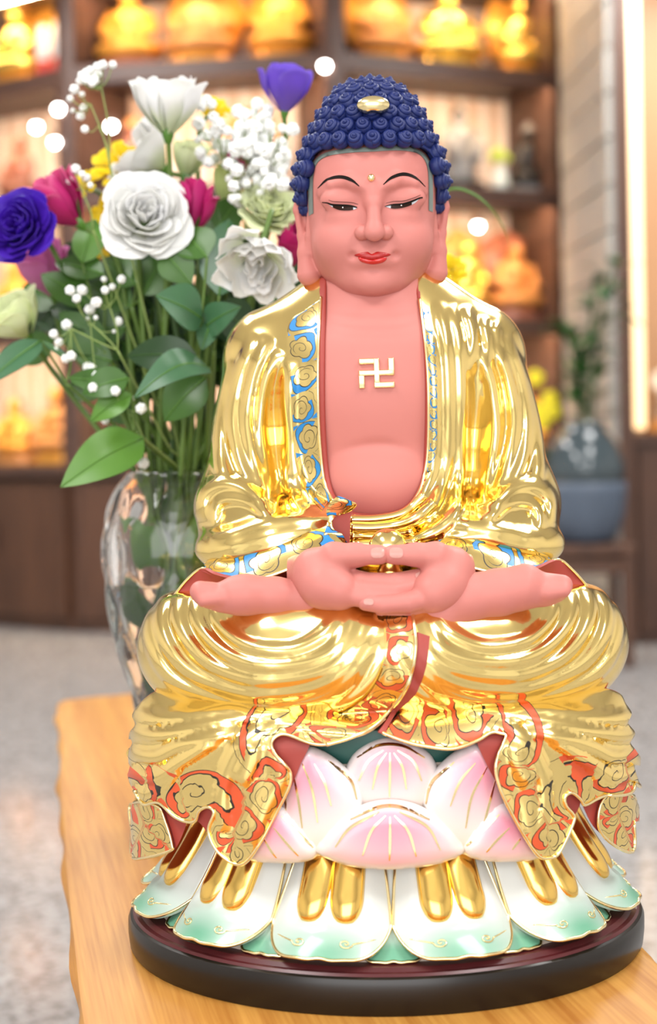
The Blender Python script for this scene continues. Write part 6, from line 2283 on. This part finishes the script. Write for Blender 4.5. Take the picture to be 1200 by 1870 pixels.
greens('leafy stem right of the magenta rosebud', (400, 500), [(395, 420, 440, 360, 30, 0, .05, .02), (380, 460, 335, 315, 40, 0, .05, .03), (410, 460, 385, 350, 26, 2, .05, .04), (330, 480, 210, 500, 34, 2, .05, .05), (400, 520, 460, 470, 34, 2, .05, .05)], .27, 6)
greens('dark leafy stem deep inside the bouquet, left', (270, 620), [(270, 600, 190, 560, 44, 2, .05, .03), (280, 560, 220, 500, 40, 2, .05, .03), (290, 640, 350, 600, 44, 2, .05, .03), (270, 660, 200, 620, 40, 2, .05, .03), (300, 600, 290, 500, 44, 2, .05, .03), (255, 640, 170, 600, 36, 0, .05, .02)], .30, 7)
greens('dark leafy stem deep inside the bouquet, right', (400, 620), [(400, 600, 350, 520, 44, 2, .05, .03), (420, 620, 500, 560, 44, 2, .05, .03), (410, 660, 470, 640, 44, 2, .05, .03), (400, 640, 330, 640, 44, 2, .05, .03), (430, 580, 540, 530, 40, 2, .05, .02), (390, 700, 340, 720, 40, 2, .05, .02), (430, 560, 480, 520, 40, 2, .05, .02)], .32, 8)
greens('stem with pale blue-grey leaf at the left picture edge', (120, 700), [(75, 622, -30, 705, 26, 1, .05, -.05), (130, 660, 75, 622, 6, 1, .1, 0)], .22, 9, .0014)
greens('leafy stem sitting low beside the magenta rose', (240, 560), [(250, 520, 190, 470, 36, 0, .05, .02), (240, 560, 160, 520, 34, 0, .05, .02), (260, 540, 300, 470, 36, 0, .05, .02), (230, 600, 130, 600, 36, 0, .06, 0)], .26, 10)
# long grass blade arching to the right behind the head
gb = W(700, 520, .30)
t = thing('grass_blade', 'long thin green grass blade arching right of the head', 'foliage', tuple(gb), None)
pts = [W(a, b, .30) - gb for a, b in ((700, 520), (760, 400), (815, 348), (860, 352), (900, 385), (925, 430), (934, 480))]
P = resample(spline(pts, 8), 40)
wv = np.interp(np.linspace(0, 1, 40), [0, .5, .85, 1], [.0022, .0020, .0012, .0002])
rows = [[p + np.array([0, 0, -1]) * w_ * .6, p + np.array([0, -.0006, 0]), p + np.array([.6, 0, 1]) * w_ * .6] for p, w_ in zip(P, wv)]
loft('blade', [np.array([r_[k] for r_ in rows]) for k in range(3)], LEAF[3], t, 40, 2, .0004)
SP = stem_path(gb, np.array([0, 0, 1.0])) - gb
V, Fc = tube_mesh(SP, .0014, 5); mesh_obj('stem', V, Fc, M_stem, t)
for k_, (rx_, ry_, yy_) in enumerate(((330, 690, .30), (430, 690, .32), (240, 680, .30), (150, 600, .33), (510, 610, .30), (300, 540, .34))):
    lv = []
    for q_ in range(11):
        a_ = frng.uniform(-2.6, 2.6)
        bx_, by_ = rx_ + frng.uniform(-55, 55), ry_ + frng.uniform(-120, 40)
        lv.append((bx_, by_, bx_ + 80 * math.sin(a_), by_ - 70 * math.cos(a_), frng.uniform(30, 44), 2 if q_ % 3 else 0, .06, .02))
    greens(['dark leaf mass above the vase centre', 'dark leaf mass right against the golden sleeve', 'dark leaf mass above the vase rim, left', 'dark leaf mass behind the lilac rose', 'dark leaf mass beside the left collar', 'dark leaf mass behind the large open white bloom'][k_], (rx_, ry_ + 40), lv, yy_, 20 + k_)
# bare stems crowding the vase neck
for k in range(16):
    a = k * 2.4 if k < 12 else 2.2 + .5 * (k - 12)
    r_ = .012 + .010 * (k % 3)
    top_ = np.array([VX + .045 * math.cos(a) + .02, VY + .03 * math.sin(a), .47 + .03 * (k % 4)])
    nk = np.array([VX + r_ * 1.5 * math.cos(a), VY + r_ * 1.5 * math.sin(a), .325])
    ft = np.array([VX - r_ * 1.5 * math.cos(a + .5), VY - r_ * 1.5 * math.sin(a + .5), .018])
    if k >= 12:
        nk = np.array([VX + .008 * (k - 13), VY - .012, .325]); ft = np.array([VX - .034 + .009 * (k - 12), VY - .010 - .003 * (k % 2), .030])
    t = thing('cut_stem', 'bare green cut stem standing among the bouquet stems in the vase', 'stem', tuple(ft), 'bare stems in the vase')
    P = spline([np.zeros(3), nk - ft, top_ - ft], 10)
    V, Fc = tube_mesh(P, .0026, 7); mesh_obj('stalk', V, Fc, M_stem if k % 3 else M_stem_d, t)
    mb = MB(); mb.ball(P[len(P) // 2 + 3], (.0034, .0034, .003), 7, 5); mb.build('stem_node', M_stem, t)
    if k % 2 == 0 or k > 12:
        b_ = P[3 + k % 5]
        sg_ = -1 if k % 4 == 0 else .4
        dr_ = np.array([sg_ * .030, -.012, .052])
        loft('leaf', leaf_rows(b_, b_ + dr_, .011, .1, np.array([.2, -1, .2]), .15), LEAF[3] if k % 3 else LEAF[0], t, 7, 2, .0006)
print('flowers', time.time() - T0)
